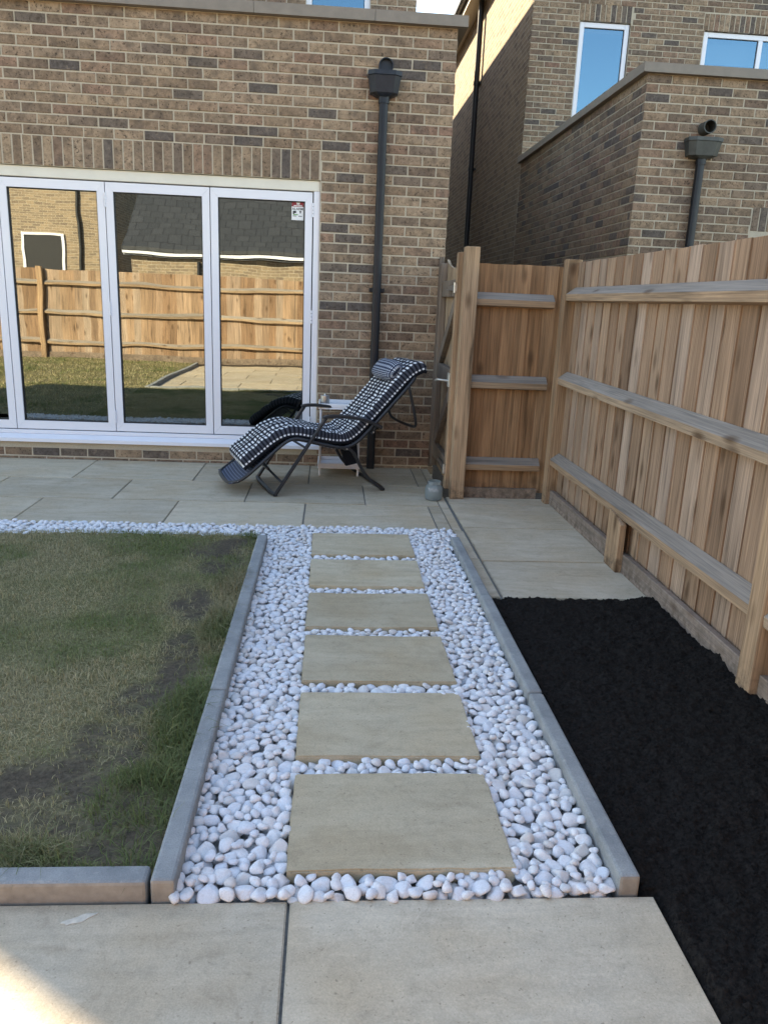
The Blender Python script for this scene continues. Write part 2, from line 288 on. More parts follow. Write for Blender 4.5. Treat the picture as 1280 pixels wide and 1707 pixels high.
class MB:
    def __init__(s): s.v = []; s.f = []; s.sm = []
    def add(s, vs, fs, smooth=False):
        k = len(s.v); s.v += [tuple(v) for v in vs]; s.f += [tuple(i+k for i in f) for f in fs]; s.sm += [smooth]*len(fs); return s
    def box(s, x0, x1, y0, y1, z0, z1, c=0.0):
        if c <= 0:
            v = [(x, y, z) for z in (z0, z1) for y in (y0, y1) for x in (x0, x1)]
            return s.add(v, [(0, 2, 3, 1), (4, 5, 7, 6), (0, 1, 5, 4), (2, 6, 7, 3), (0, 4, 6, 2), (1, 3, 7, 5)])
        bm = bmesh.new(); bmesh.ops.create_cube(bm, size=1)
        for q in bm.verts: q.co = ((x0+x1)/2+q.co.x*(x1-x0), (y0+y1)/2+q.co.y*(y1-y0), (z0+z1)/2+q.co.z*(z1-z0))
        bmesh.ops.bevel(bm, geom=list(bm.edges), offset=c, segments=1 if c < .004 else 2, affect='EDGES', profile=.5)
        bm.verts.index_update(); s.add([q.co[:] for q in bm.verts], [[q.index for q in f.verts] for f in bm.faces]); bm.free(); return s
    def prism(s, prof, a0, a1, place, smooth=False):
        """closed 2D outline swept from a0 to a1; place(p, q, a) -> xyz"""
        n = len(prof); v = [place(p, q, a0) for p, q in prof] + [place(p, q, a1) for p, q in prof]
        f = [tuple(range(n))[::-1], tuple(range(n, 2*n))] + [(i, (i+1) % n, n+(i+1) % n, n+i) for i in range(n)]
        return s.add(v, f, smooth)
    def tube(s, pts, r, seg=10, flat=None, up=(0, 0, 1), cap=True, closed=False):
        """round (or flattened: flat=(half width, half height)) tube along points"""
        P = [Vector(p) for p in pts]; n = len(P); vs_, fs_ = [], []
        for i, p in enumerate(P):
            a = P[(i-1) % n] if (closed or i > 0) else p; b = P[(i+1) % n] if (closed or i < n-1) else p
            t = (b-a).normalized(); u = Vector(up); u = u - t*u.dot(t)
            if u.length < 1e-4: u = Vector((1, 0, 0)) - t*t.x
            u.normalize(); w = t.cross(u)
            for k in range(seg):
                an = 2*math.pi*k/seg; ca, sa = math.cos(an), math.sin(an)
                if flat:
                    e = .5; ca = math.copysign(abs(ca)**e, ca); sa = math.copysign(abs(sa)**e, sa); vs_.append(p+w*ca*flat[0]+u*sa*flat[1])
                else: vs_.append(p+w*ca*r+u*sa*r)
        m = n if closed else n-1
        for i in range(m):
            for k in range(seg):
                j = (i+1) % n; fs_.append((i*seg+k, i*seg+(k+1) % seg, j*seg+(k+1) % seg, j*seg+k))
        if cap and not closed: fs_ += [tuple(range(seg))[::-1], tuple((n-1)*seg+k for k in range(seg))]
        return s.add([tuple(v) for v in vs_], fs_, True)
    def lathe(s, prof, c, seg=28):
        v = []; f = []; n = len(prof)
        for r, z in prof:
            for k in range(seg): a = 2*math.pi*k/seg; v.append((c[0]+r*math.cos(a), c[1]+r*math.sin(a), c[2]+z))
        for i in range(n-1):
            for k in range(seg): f.append((i*seg+k, i*seg+(k+1) % seg, (i+1)*seg+(k+1) % seg, (i+1)*seg+k))
        return s.add(v, f, True)
    def me(s, name='m', auto=True):
        me = bpy.data.meshes.new(name); me.from_pydata(s.v, [], s.f); me.update()
        me.polygons.foreach_set('use_smooth', s.sm)
        if any(s.sm) and auto:
            bm = bmesh.new(); bm.from_mesh(me)
            for e in bm.edges:
                if len(e.link_faces) == 2 and e.calc_face_angle(0) > R(38): e.smooth = False
            bm.to_mesh(me); bm.free()
        return me
    def build(s, name, mat, parent=None): return link(name, s.me(name), mat, parent)
def smooth_path(pts, it=2, closed=False):
    P = [Vector(p) for p in pts]
    for _ in range(it):
        Q = [] if closed else [P[0]]
        for a, b in zip(P, P[1:]+([P[0]] if closed else [])): Q += [a*.75+b*.25, a*.25+b*.75]
        if not closed: Q.append(P[-1])
        P = Q
    return P
def struct(name, me, mat): return tag(link(name, me, mat), kind='structure')

# ------------------------------------------------------------------ bricks
BW, BH, BM_, PIT, ROW = .2135, .0635, .0115, .225, .075
def brick_template(seed):
    r = random.Random(seed); j = lambda a: r.uniform(-a, a)
    c = .0035; v = []
    for y, ins in ((.05, 0), (c, 0), (0, c)):
        for x, z in ((0, 0), (BW, 0), (BW, BH), (0, BH)):
            v.append((x+(ins if x == 0 else -ins)+(j(.0016) if y < .04 else 0), y+(j(.0008) if y == 0 else 0), z+(ins if z == 0 else -ins)+(j(.0012) if y < .04 else 0)))
    f = [(8, 9, 10, 11)] + [(4+i, 4+(i+1) % 4, 8+(i+1) % 4, 8+i) for i in range(4)] + [(i, (i+1) % 4, 4+(i+1) % 4, 4+i) for i in range(4)]
    return v, f
TEMPL = [brick_template(i) for i in range(6)]
BRICK_MESH = []
for v, f in TEMPL:
    me = bpy.data.meshes.new('brick'); me.from_pydata(v, [], f); me.update(); me.materials.append(M['brick_obj']); BRICK_MESH.append(me)
def brick_rects(u0, u1, z0, z1, zref, holes=(), soldiers=(), uref=0.0):
    out = []
    k0 = math.floor((z0-zref)/ROW)
    k = k0
    while zref+k*ROW < z1-.02:
        za = max(zref+k*ROW+BM_/2, z0); zb = min(zref+k*ROW+BM_/2+BH, z1)
        iv = [(u0, u1)]
        for (a, b, c, d) in list(holes)+[(s[0], s[1], s[2]-.004, s[3]-.004) for s in soldiers]:
            if min(zb, d)-max(za, c) > .02:
                iv = [q for (p, r) in iv for q in ((p, min(r, a-BM_/2)), (max(p, b+BM_/2), r)) if q[1]-q[0] > .03]
        off = uref+(PIT/2 if k % 2 else 0)
        for (p, r) in iv:
            n = math.floor((p-off)/PIT)
            while off+n*PIT < r:
                a = max(off+n*PIT+BM_/2, p); b = min(off+n*PIT+BM_/2+BW, r)
                if b-a > .03 and zb-za > .02: out.append((a, b, za, zb, False))
                n += 1
        k += 1
    for (a, b, c, d) in soldiers:
        u = a+BM_/2
        while u+BH < b: out.append((u, u+BH, c, d-BM_/2, True)); u += ROW
    return out
def brick_faces(house, faces, keep=300):
    """faces: list of (origin, U, rotz, rects). The nearest ones are bricks of their own, the rest one mesh."""
    items = []
    for org, U, rot, rects in faces:
        U = Vector(U); nrm = Vector((math.sin(rot), -math.cos(rot), 0))
        for (a, b, za, zb, so) in rects:
            p = Vector(org)+U*a; p.z += za; c = Vector(org)+U*(a+b)/2; c.z += (za+zb)/2
            items.append((c, p, b-a, zb-za, so, rot, nrm))
    def rank(it):
        d = it[0]-Vector((0, 0, CAM_H)); z = d.dot(fwd); px = d.dot(cr)/z*FPX; py = d.dot(cu)/z*FPX
        seen = abs(px) < 660 and abs(py) < 870 and z > 0
        return (0 if seen else 1, d.length_squared/max(.15, abs(d.normalized().dot(it[6]))))
    items.sort(key=rank)
    V, F, RN = [], [], []
    for i, (c, p, w, h, so, rot, nrm) in enumerate(items):
        push = random.uniform(-.0015, .0022)
        mrot = Matrix.Rotation(rot, 4, 'Z')
        if so: L = Matrix.Translation((w, 0, 0)) @ Matrix.Rotation(-math.pi/2, 4, 'Y') @ Matrix.Diagonal((h/BW, 1, w/BH, 1))
        else: L = Matrix.Diagonal((w/BW, 1, h/BH, 1))
        W = Matrix.Translation(p+nrm*push) @ mrot @ L
        k = random.randrange(6)
        if i < keep:
            o = link('brick', BRICK_MESH[k], None, house); o.matrix_basis = W
        else:
            tv, tf = TEMPL[k]; n = len(V); V += [(W @ Vector(q))[:] for q in tv]; F += [tuple(j+n for j in q) for q in tf]; RN += [random.random()]*len(tv)
    if V:
        me = bpy.data.meshes.new('brickwork'); me.from_pydata(V, [], F); me.update()
        at = me.attributes.new('rnd', 'FLOAT', 'POINT'); at.data.foreach_set('value', RN)
        tag(link('brickwork', me, M['brick_attr'], house), kind='stuff')

def window_parts(house, x0, x1, z0, z1, y, mull=(), pane='pane_far', fw=.065, name='window'):
    """casement in a wall facing -Y: frame members joined, one pane for each light"""
    m = MB(); m.box(x0, x0+fw, y, y+.07, z0, z1, .006); m.box(x1-fw, x1, y, y+.07, z0, z1, .006)
    m.box(x0+fw, x1-fw, y+.002, y+.07, z1-fw, z1, .006); m.box(x0+fw, x1-fw, y+.002, y+.07, z0, z0+fw, .006)
    for q in mull: m.box(q-fw/2, q+fw/2, y+.003, y+.07, z0+fw, z1-fw, .006)
    w = m.build(name, M['white_frame'], house)
    ed = [x0]+list(mull)+[x1]
    for a, b in zip(ed, ed[1:]):
        a += fw if a == x0 else fw/2; b -= fw if b == x1 else fw/2
        MB().box(a-.004, b+.004, y+.03, y+.036, z0+fw-.004, z1-fw+.004).build('pane', M[pane], w)
        g = MB(); t = .006
        for q in ((a, a+t, z0+fw, z1-fw), (b-t, b, z0+fw, z1-fw), (a+t, b-t, z0+fw, z0+fw+t), (a+t, b-t, z1-fw-t, z1-fw)): g.box(q[0], q[1], y+.022, y+.03, q[2], q[3])
        g.build('gasket', M['gasket'], w)
    return w

# ------------------------------------------------------------------ ground sheets
YW, XR = 6.60, .91                     # garden wall of the extension and its corner
struct('ground', MB().add([(-150, -150, -.14), (150, -150, -.14), (150, 150, -.14), (-150, 150, -.14)], [(0, 1, 2, 3)]).me(), M['earth'])
def slab(name, x0, x1, y0, y1, z1, th, mat, parent, g=.004):
    bm = bmesh.new(); bmesh.ops.create_cube(bm, size=1)
    for q in bm.verts: q.co = ((x0+x1)/2+q.co.x*(x1-x0-2*g)+random.uniform(-.0015, .0015), (y0+y1)/2+q.co.y*(y1-y0-2*g)+random.uniform(-.0015, .0015), z1-th/2+q.co.z*th)
    top = [e for e in bm.edges if all(v.co.z > z1-th/2 for v in e.verts)]
    bmesh.ops.bevel(bm, geom=top, offset=.0035, segments=2, affect='EDGES')
    me = bpy.data.meshes.new(name); bm.to_mesh(me); bm.free(); o = link(name, me, mat, parent)
    o.matrix_basis = Matrix.Translation((0, 0, random.uniform(-.0012, .0012))); return o
joint = simple('paving_joint_mortar', (.20, .195, .18), .95, nscale=80, namp=.3, bump=.5)
def pave_base(name, x0, x1, y0, y1, top): return struct(name, MB().box(x0, x1, y0, y1, -.13, top).me(), joint)
rear = pave_base('rear_terrace', -7.6, .862, 4.705, 6.64, -.008)
rows = [(4.705, 5.31, [-1.93, -1.02, -.15, .71]), (5.31, 5.91, [-1.48, -.575, .27]), (5.91, 6.595, [-1.93, -1.03, -.15, .71])]
for y0, y1, js in rows:
    xs = [js[0]-.9*k for k in range(6, 0, -1)]+js+[.80]
    xs = [x for x in xs if x > -7.6]
    for a, b in zip(xs, xs[1:]): slab('paving_slab', a, b, y0, y1, 0, .03, M['slab'], rear)
for y0, y1 in ((4.71, 5.27), (5.27, 5.9), (5.9, 6.59)): slab('edge_strip', .80, .862, y0, y1, 0, .03, M['slab'], rear, .003)
nook = pave_base('nook_paving', .862, 1.66, 3.555, 5.60, -.014)
for y0, y1 in ((3.56, 4.125), (4.125, 4.785), (4.785, 5.40), (5.40, 5.60)): slab('paving_slab', .878, 1.655, y0, y1, .0, .03, M['slab'], nook)
for y0, y1 in ((3.56, 4.15), (4.15, 4.70)): slab('edge_strip', .803, .866, y0, y1, .004, .05, M['slab'], nook, .002)
front = pave_base('front_patio', -2.62, .825, -2.75, 1.565, -.012)
for i in range(7):
    y1 = 1.568-.6*i; y0 = y1-.6
    xs = [-2.62, -1.87, -.97, -.07, .83] if i % 2 == 0 else [-2.62, -2.32, -1.42, -.52, .38, .83]
    for a, b in zip(xs, xs[1:]): slab('paving_slab', a, b, y0, y1, 0, .035, M['slab'], front)

sm = MB(); pts = [(.036*math.cos(a)*(1+.25*math.sin(3*a)), .013*math.sin(a)*(1+.2*math.sin(5*a+1))) for a in np.linspace(0, 6.283, 25)[:-1]]
sm.prism([(-.545+p*.93+q*.3, 1.515+p*.35+q*.95) for p, q in pts], .0006, .0018, lambda p, q, t: (p, q, t)); sm.build('pale_smear', simple('pale_smear', (.60, .535, .43), .8, nscale=60, namp=.2), front)
# ------------------------------------------------------------------ kerbs
def kerb_run(name, loc, label, pieces, mat):
    t = thing(name, loc, label, 'kerb edging')
    for (x0, x1, y0, y1, z1) in pieces:
        me = MB().box(x0, x1, y0, y1, -.12, z1, .009).me('kerb'); me.materials.append(M['kerb']); me.materials.append(M['kerb_buff'])
        for p in me.polygons:
            if p.normal.y < -.8 and p.center.y < 1.6: p.material_index = 1                 # the weathered buff face towards the patio
        link('kerb', me, None, t)
    return t
kerb_run('path_edging', (-.37, 3, -.12), 'grey concrete edging kerb between the lawn and the white pebble path',
         [(-.396, -.338, 1.569, 2.50, .058), (-.395, -.337, 2.504, 3.44, .060), (-.396, -.338, 3.444, 4.36, .057)], 'kerb')
kerb_run('path_edging', (.77, 3, -.12), 'grey concrete edging kerb between the white pebble path and black soil bed',
         [(.738, .792, 1.571, 2.50, .052), (.737, .791, 2.504, 3.46, .055), (.738, .792, 3.464, 4.42, .050)], 'kerb')
kerb_run('lawn_edging', (-1.5, 1.6, -.12), 'buff edging kerb between the lawn and the big front patio slabs',
         [(-1.32, -.405, 1.571, 1.632, .052), (-2.24, -1.324, 1.572, 1.633, .054), (-2.62, -2.244, 1.571, 1.632, .052)], 'kerb_buff')
kerb_run('patio_edging', (-2.65, -.5, -.12), 'pale edging kerb along the sunlit patio beside the lawn',
         [(-2.69, -2.625, .70, 1.63, .052), (-2.69, -2.625, -.224, .696, .054), (-2.69, -2.625, -1.15, -.228, .052), (-2.69, -2.625, -2.07, -1.154, .053), (-2.69, -2.625, -2.75, -2.074, .053)], 'kerb_buff')

# ------------------------------------------------------------------ stepping slabs
ORD = ['first', 'second', 'third', 'fourth', 'fifth', 'sixth']
STEPS = [(1.637+.4955*k, 1.637+.4955*k+.412) for k in range(6)]
SX0, SX1 = -.080, .496
for k, (y0, y1) in enumerate(STEPS):
    bm = bmesh.new(); bmesh.ops.create_cube(bm, size=1)
    for q in bm.verts: q.co = ((SX0+SX1)/2+q.co.x*(SX1-SX0)+random.uniform(-.004, .004), (y0+y1)/2+q.co.y*(y1-y0)+random.uniform(-.004, .004), .0050+q.co.z*.042)
    bmesh.ops.subdivide_edges(bm, edges=[e for e in bm.edges if abs(e.verts[0].co.z-e.verts[1].co.z) < .01], cuts=9, use_grid_fill=True)
    for q in bm.verts:
        if abs(q.co.x-SX0) < .01 or abs(q.co.x-SX1) < .01: q.co.x += random.uniform(-.0022, .0022)
        if abs(q.co.y-y0) < .01 or abs(q.co.y-y1) < .01: q.co.y += random.uniform(-.0022, .0022)
        q.co.z += .0012*math.sin(q.co.x*9+k)+.001*math.sin(q.co.y*14+k*2)
    ed = [e for e in bm.edges if len(e.link_faces) == 2 and e.calc_face_angle(0) > 1.2]
    bmesh.ops.bevel(bm, geom=ed, offset=.004, segments=2, affect='EDGES')
    me = bpy.data.meshes.new('stepping_slab'); bm.to_mesh(me); bm.free()
    tag(link('stepping_slab', me, M['step']), f'buff sandstone stepping slab in white pebbles, {ORD[5-k]} from the terrace by the house', 'stepping slab', 'stepping slabs along the pebble path')

# ------------------------------------------------------------------ pebbles
bed = struct('pebble_bed', MB().box(-.338, .738, 1.566, 4.42, -.13, -.034).box(-7.6, .803, 4.42, 4.704, -.13, -.0335).me(), M['pebble_base'])
GX0, GY0, CELL = -3.40, 1.55, .006
GW, GH = int((.82-GX0)/CELL), int((4.72-GY0)/CELL)
Hf = np.full((GH, GW), 9.0, np.float32)
def cells(x0, x1, y0, y1): return slice(max(0, int((y0-GY0)/CELL)), int((y1-GY0)/CELL)), slice(max(0, int((x0-GX0)/CELL)), int((x1-GX0)/CELL))
Hf[cells(-.336, .736, 1.566, 4.42)] = -.04
Hf[cells(-3.38, .798, 4.43, 4.703)] = -.04
for y0, y1 in STEPS: Hf[cells(SX0, SX1, y0, y1)] = 9.0
BASEOK = Hf < .0
PEB = []
ys_ok, xs_ok = np.nonzero(BASEOK)
def fill(n, amin, amax, lim, ys_ok=ys_ok, xs_ok=xs_ok):
    fails = 0
    for _ in range(n):
        a = random.uniform(amin, amax)*.5; b = a*random.uniform(.72, .95); c = a*random.uniform(.52, .76); yaw = random.uniform(0, math.pi)
        cyw, syw = math.cos(yaw), math.sin(yaw); k = int(a/CELL)+1; g = np.arange(-k, k+1)*CELL; X, Y = np.meshgrid(g, g)
        q = ((X*cyw+Y*syw)/a)**2+((-X*syw+Y*cyw)/b)**2; ins = q < 1; hh = c*np.sqrt(np.clip(1-q, 0, 1))
        best = None
        for _c in range(9):
            t = random.randrange(len(ys_ok)); iy, ix = int(ys_ok[t]), int(xs_ok[t])
            if iy-k < 0 or ix-k < 0 or iy+k+1 > GH or ix+k+1 > GW: continue
            pt = Hf[iy-k:iy+k+1, ix-k:ix+k+1]; core = q < .10
            if pt[core].max() > 1: continue
            val = np.where(pt > 1, -.04, pt)[ins]+hh[ins]
            z = np.partition(val, int(len(val)*.84))[int(len(val)*.84)]
            if best is None or z < best[0]: best = (z, iy, ix)
        if best is None or best[0]+c > lim: fails += 1; continue
        z, iy, ix = best; pt = Hf[iy-k:iy+k+1, ix-k:ix+k+1]
        np.maximum(pt, np.where(ins & (pt < 1), z+hh, -9), out=pt)
        PEB.append((GX0+ix*CELL, GY0+iy*CELL, z, a, b, c, yaw))
fill(3200, .043, .064, .022); fill(5600, .034, .054, .026); fill(5600, .026, .038, .026)
near_wall = np.zeros_like(BASEOK); W_ = ~BASEOK
for q in range(1, 6):
    for ax_ in (0, 1): near_wall |= np.roll(W_, q, ax_) | np.roll(W_, -q, ax_)
ye, xe = np.nonzero(near_wall & BASEOK); fill(3000, .028, .044, .017, ye, xe)
def pebble_template(sub, seed):
    bm = bmesh.new(); bmesh.ops.create_icosphere(bm, subdivisions=sub, radius=1); r = np.random.default_rng(seed)
    axes = r.normal(size=(8, 3)); axes /= np.linalg.norm(axes, axis=1)[:, None]; cut = r.uniform(.50, .86, 8); egg = r.uniform(-.22, .22, 2)
    ph = r.uniform(0, 6, 3)
    for v in bm.verts:
        p = np.array(v.co)
        for ax, cc in zip(axes, cut):
            d = p @ ax
            if d > cc: p = p-ax*(d-cc)*.80
        p *= 1+.06*math.sin(3*p[0]+ph[0])*math.sin(2.5*p[1]+ph[1])+.04*math.sin(4*p[2]+ph[2]); p[1:] *= 1+egg[0]*p[0]; p[2] *= 1+egg[1]*p[1]; v.co = p*1.10
    V = np.array([v.co[:] for v in bm.verts], np.float32); F = np.array([[v.index for v in f.verts] for f in bm.faces], np.int32); bm.free(); return V, F
PT_HI = [pebble_template(3, 100+i) for i in range(10)]; PT_LO = [pebble_template(2, 100+i) for i in range(10)]
PM = []
for V, F in PT_HI:
    me = mesh_np('pebble', V, F.ravel(), np.full(len(F), 3), True); me.materials.append(M['pebble_obj']); PM.append(me)
def covered(p):
    ix, iy = int((p[0]-GX0)/CELL), int((p[1]-GY0)/CELL); return Hf[min(iy, GH-1), min(ix, GW-1)] > p[2]+p[5]+.004
def frame_ok(p):
    d = Vector((p[0], p[1], 0))-Vector((0, 0, CAM_H)); z = d.dot(fwd); return abs(d.dot(cr)/z*FPX) < 640 and abs(d.dot(cu)/z*FPX) < 850
PEB.sort(key=lambda p: (covered(p) or not frame_ok(p), -(p[3]*p[4])/(p[0]**2+p[1]**2+1.9)))
Vb, Fb, Rb, nv = [], [], [], 0
for i, (x, y, z, a, b, c, yaw) in enumerate(PEB):
    Mx = Matrix.Translation((x, y, z)) @ Matrix.Rotation(yaw, 4, 'Z') @ Matrix.Rotation(random.gauss(0, .16), 4, 'X') @ Matrix.Rotation(random.gauss(0, .16), 4, 'Y') @ Matrix.Diagonal((a, b, c, 1)) @ Matrix.Rotation(math.pi*random.randrange(2), 4, 'X')
    k = random.randrange(10)
    if i < 300: o = link('pebble', PM[k], None, bed); o.matrix_basis = Mx
    else:
        V, F = PT_LO[k]; W = np.array(Mx); Vb.append(V @ W[:3, :3].T+W[:3, 3]); Fb.append(F+nv); nv += len(V); Rb.append(np.full(len(V), random.random(), np.float32))
Vb = np.concatenate(Vb); Fb = np.concatenate(Fb)
me = mesh_np('pebbles', Vb, Fb.ravel(), np.full(len(Fb), 3), True); at = me.attributes.new('rnd', 'FLOAT', 'POINT'); at.data.foreach_set('value', np.concatenate(Rb))
tag(link('pebbles', me, M['pebble_attr'], bed), kind='stuff')
print('pebbles', len(PEB))

# ------------------------------------------------------------------ noise for terrain
def vnoise(x, y, s, seed):
    r = np.random.default_rng(seed); T = r.random((256, 256)); x = x*s; y = y*s; i = np.floor(x).astype(int); j = np.floor(y).astype(int); fx = x-i; fy = y-j
    fx = fx*fx*(3-2*fx); fy = fy*fy*(3-2*fy); g = lambda a, b: T[a % 256, b % 256]
    return (g(i, j)*(1-fx)+g(i+1, j)*fx)*(1-fy)+(g(i, j+1)*(1-fx)+g(i+1, j+1)*fx)*fy
def sheet(x0, x1, y0, y1, step, zf, skirt=None):
    nx = max(2, int((x1-x0)/step)); ny = max(2, int((y1-y0)/step)); X, Y = np.meshgrid(np.linspace(x0, x1, nx), np.linspace(y0, y1, ny)); Z = zf(X, Y)
    V = np.stack([X.ravel(), Y.ravel(), Z.ravel()], 1); i = np.arange((ny-1)*(nx-1)); r_, c_ = i//(nx-1), i % (nx-1); a = r_*nx+c_
    F = np.stack([a, a+1, a+nx+1, a+nx], 1); return V, F

# soil bed
def soil_z(X, Y):
    z = -.016+.020*vnoise(X, Y, 3.1, 1)+.016*vnoise(X, Y, 19, 2)+.014*vnoise(X, Y, 48, 3)+.009*vnoise(X, Y, 105, 4)
    z = z+.03*np.clip((X-1.45)/.2, 0, 1)*vnoise(X, Y, 6, 5)-.006
    return z-.035*np.clip((.85-X)/.02, 0, 1)*(Y < 1.58)-.03*np.clip((Y-3.53)/.02, 0, 1)-.03*np.clip((.815-X)/.012, 0, 1)*(Y >= 1.58)
V, F = sheet(.795, 1.67, 1.0, 3.568, .0075, soil_z); nv0 = len(V); V2, F2 = sheet(.80, 1.67, -3.1, 1.0, .03, soil_z)
me = mesh_np('soil_bed', np.concatenate([V, V2]), np.concatenate([F, F2+nv0]).ravel(), np.full(len(F)+len(F2), 4), True)
soil = struct('soil_bed', me, M['soil'])
N = 26000; X = rng.uniform(.805, 1.655, N); Y = 1.0+2.56*rng.random(N)**1.15; Z = soil_z(X, Y)
tet = np.array([[1, 1, 1], [-1, -1, 1], [-1, 1, -1], [1, -1, -1], ], np.float32)/1.6
octv = np.array([[1, 0, 0], [0, 1, 0], [-1, 0, 0], [0, -1, 0], [0, 0, 1]], np.float32); octf = np.array([[0, 1, 4], [1, 2, 4], [2, 3, 4], [3, 0, 4]], np.int32)
S = rng.uniform(.0025, .0065, N)*(1+.8*(rng.random(N) > .96)); A = rng.uniform(0, 6.28, N); ca, sa = np.cos(A), np.sin(A)
jit = octv[None]*rng.uniform(.6, 1.3, (N, 5, 1))*np.array([1, 1, .9]); VV = np.empty((N, 5, 3)); VV[:, :, 0] = (jit[:, :, 0]*ca[:, None]-jit[:, :, 1]*sa[:, None])*S[:, None]+X[:, None]
VV[:, :, 1] = (jit[:, :, 0]*sa[:, None]+jit[:, :, 1]*ca[:, None])*S[:, None]+Y[:, None]; VV[:, :, 2] = jit[:, :, 2]*S[:, None]+Z[:, None]-.001
FF = (octf[None]+(np.arange(N)*5)[:, None, None]).reshape(-1, 3)
tag(link('soil_crumbs', mesh_np('soil_crumbs', VV.reshape(-1, 3), FF.ravel(), np.full(len(FF), 3)), M['soil'], soil), kind='stuff')

# lawn
def bare(x, y):                                       # dark bare earth patches, as they lie in the photograph
    b = np.zeros_like(x)
    for cx, cy, rx, ry, ang in ((-.60, 4.18, .20, .17, .3), (-.53, 3.92, .13, .18, -.4), (-.50, 4.30, .13, .10, 0), (-.60, 3.35, .10, .26, .2), (-.55, 2.80, .09, .28, .15), (-.62, 2.50, .10, .16, -.4), (-.66, 2.20, .16, .14, -.5), (-.76, 2.02, .20, .13, .15), (-.62, 1.88, .22, .12, .2), (-.98, 1.84, .26, .09, -.1), (-.50, 1.74, .14, .09, 0.)):
        dx, dy = x-cx, y-cy; u = (dx*math.cos(ang)+dy*math.sin(ang))/rx; v = (-dx*math.sin(ang)+dy*math.cos(ang))/ry
        b = np.maximum(b, np.clip(1.35-(u*u+v*v)*.8, 0, 1))
    n = vnoise(x, y, 9, 21)*.6+vnoise(x, y, 24, 22)*.4
    n = n*.65+vnoise(x, y, 70, 23)*.35; return np.clip(b*1.9*(.10+n)-.32, 0, .9)
def lawn_z(X, Y): return .004+.018*vnoise(X, Y, 2.2, 31)+.008*vnoise(X, Y, 14, 32)+.006*vnoise(X, Y, 50, 33)
V, F = sheet(-2.6, -.400, 1.628, 4.44, .02, lawn_z); V2, F2 = sheet(-9.5, -2.6, 1.4, 4.44, .12, lawn_z); V3, F3 = sheet(-9.5, -2.685, -2.8, 1.4, .12, lawn_z)
n1, n2 = len(V), len(V)+len(V2)
allV = np.concatenate([V, V2, V3])
me = mesh_np('lawn', allV, np.concatenate([F, F2+n1, F3+n2]).ravel(), np.full(len(F)+len(F2)+len(F3), 4), True)
def lawn_ground_mat():
    s = NT('lawn_ground'); p = s.pos(); e = s.attr('earth', True); a = s.noise(p, 1.5, 4); b = s.noise(p, 70, 3, .7)
    c = s.mix(s.ramp(a, [(.35, 0.), (.65, 1.)]), (.16, .15, .068), (.235, .20, .11)); c = s.mix(e, c, (.082, .064, .049)); c = s.mix(1., c, s.ramp(b, [(.25, .5), (.75, 1.5)]), 'MULTIPLY')
    s.bump(b, .9, .012); return s.done(c, .95, spec=.15)
at = me.attributes.new('earth', 'FLOAT', 'POINT'); at.data.foreach_set('value', bare(allV[:, 0].astype(float), allV[:, 1].astype(float)).astype(np.float32))
lawn = struct('lawn', me, lawn_ground_mat())
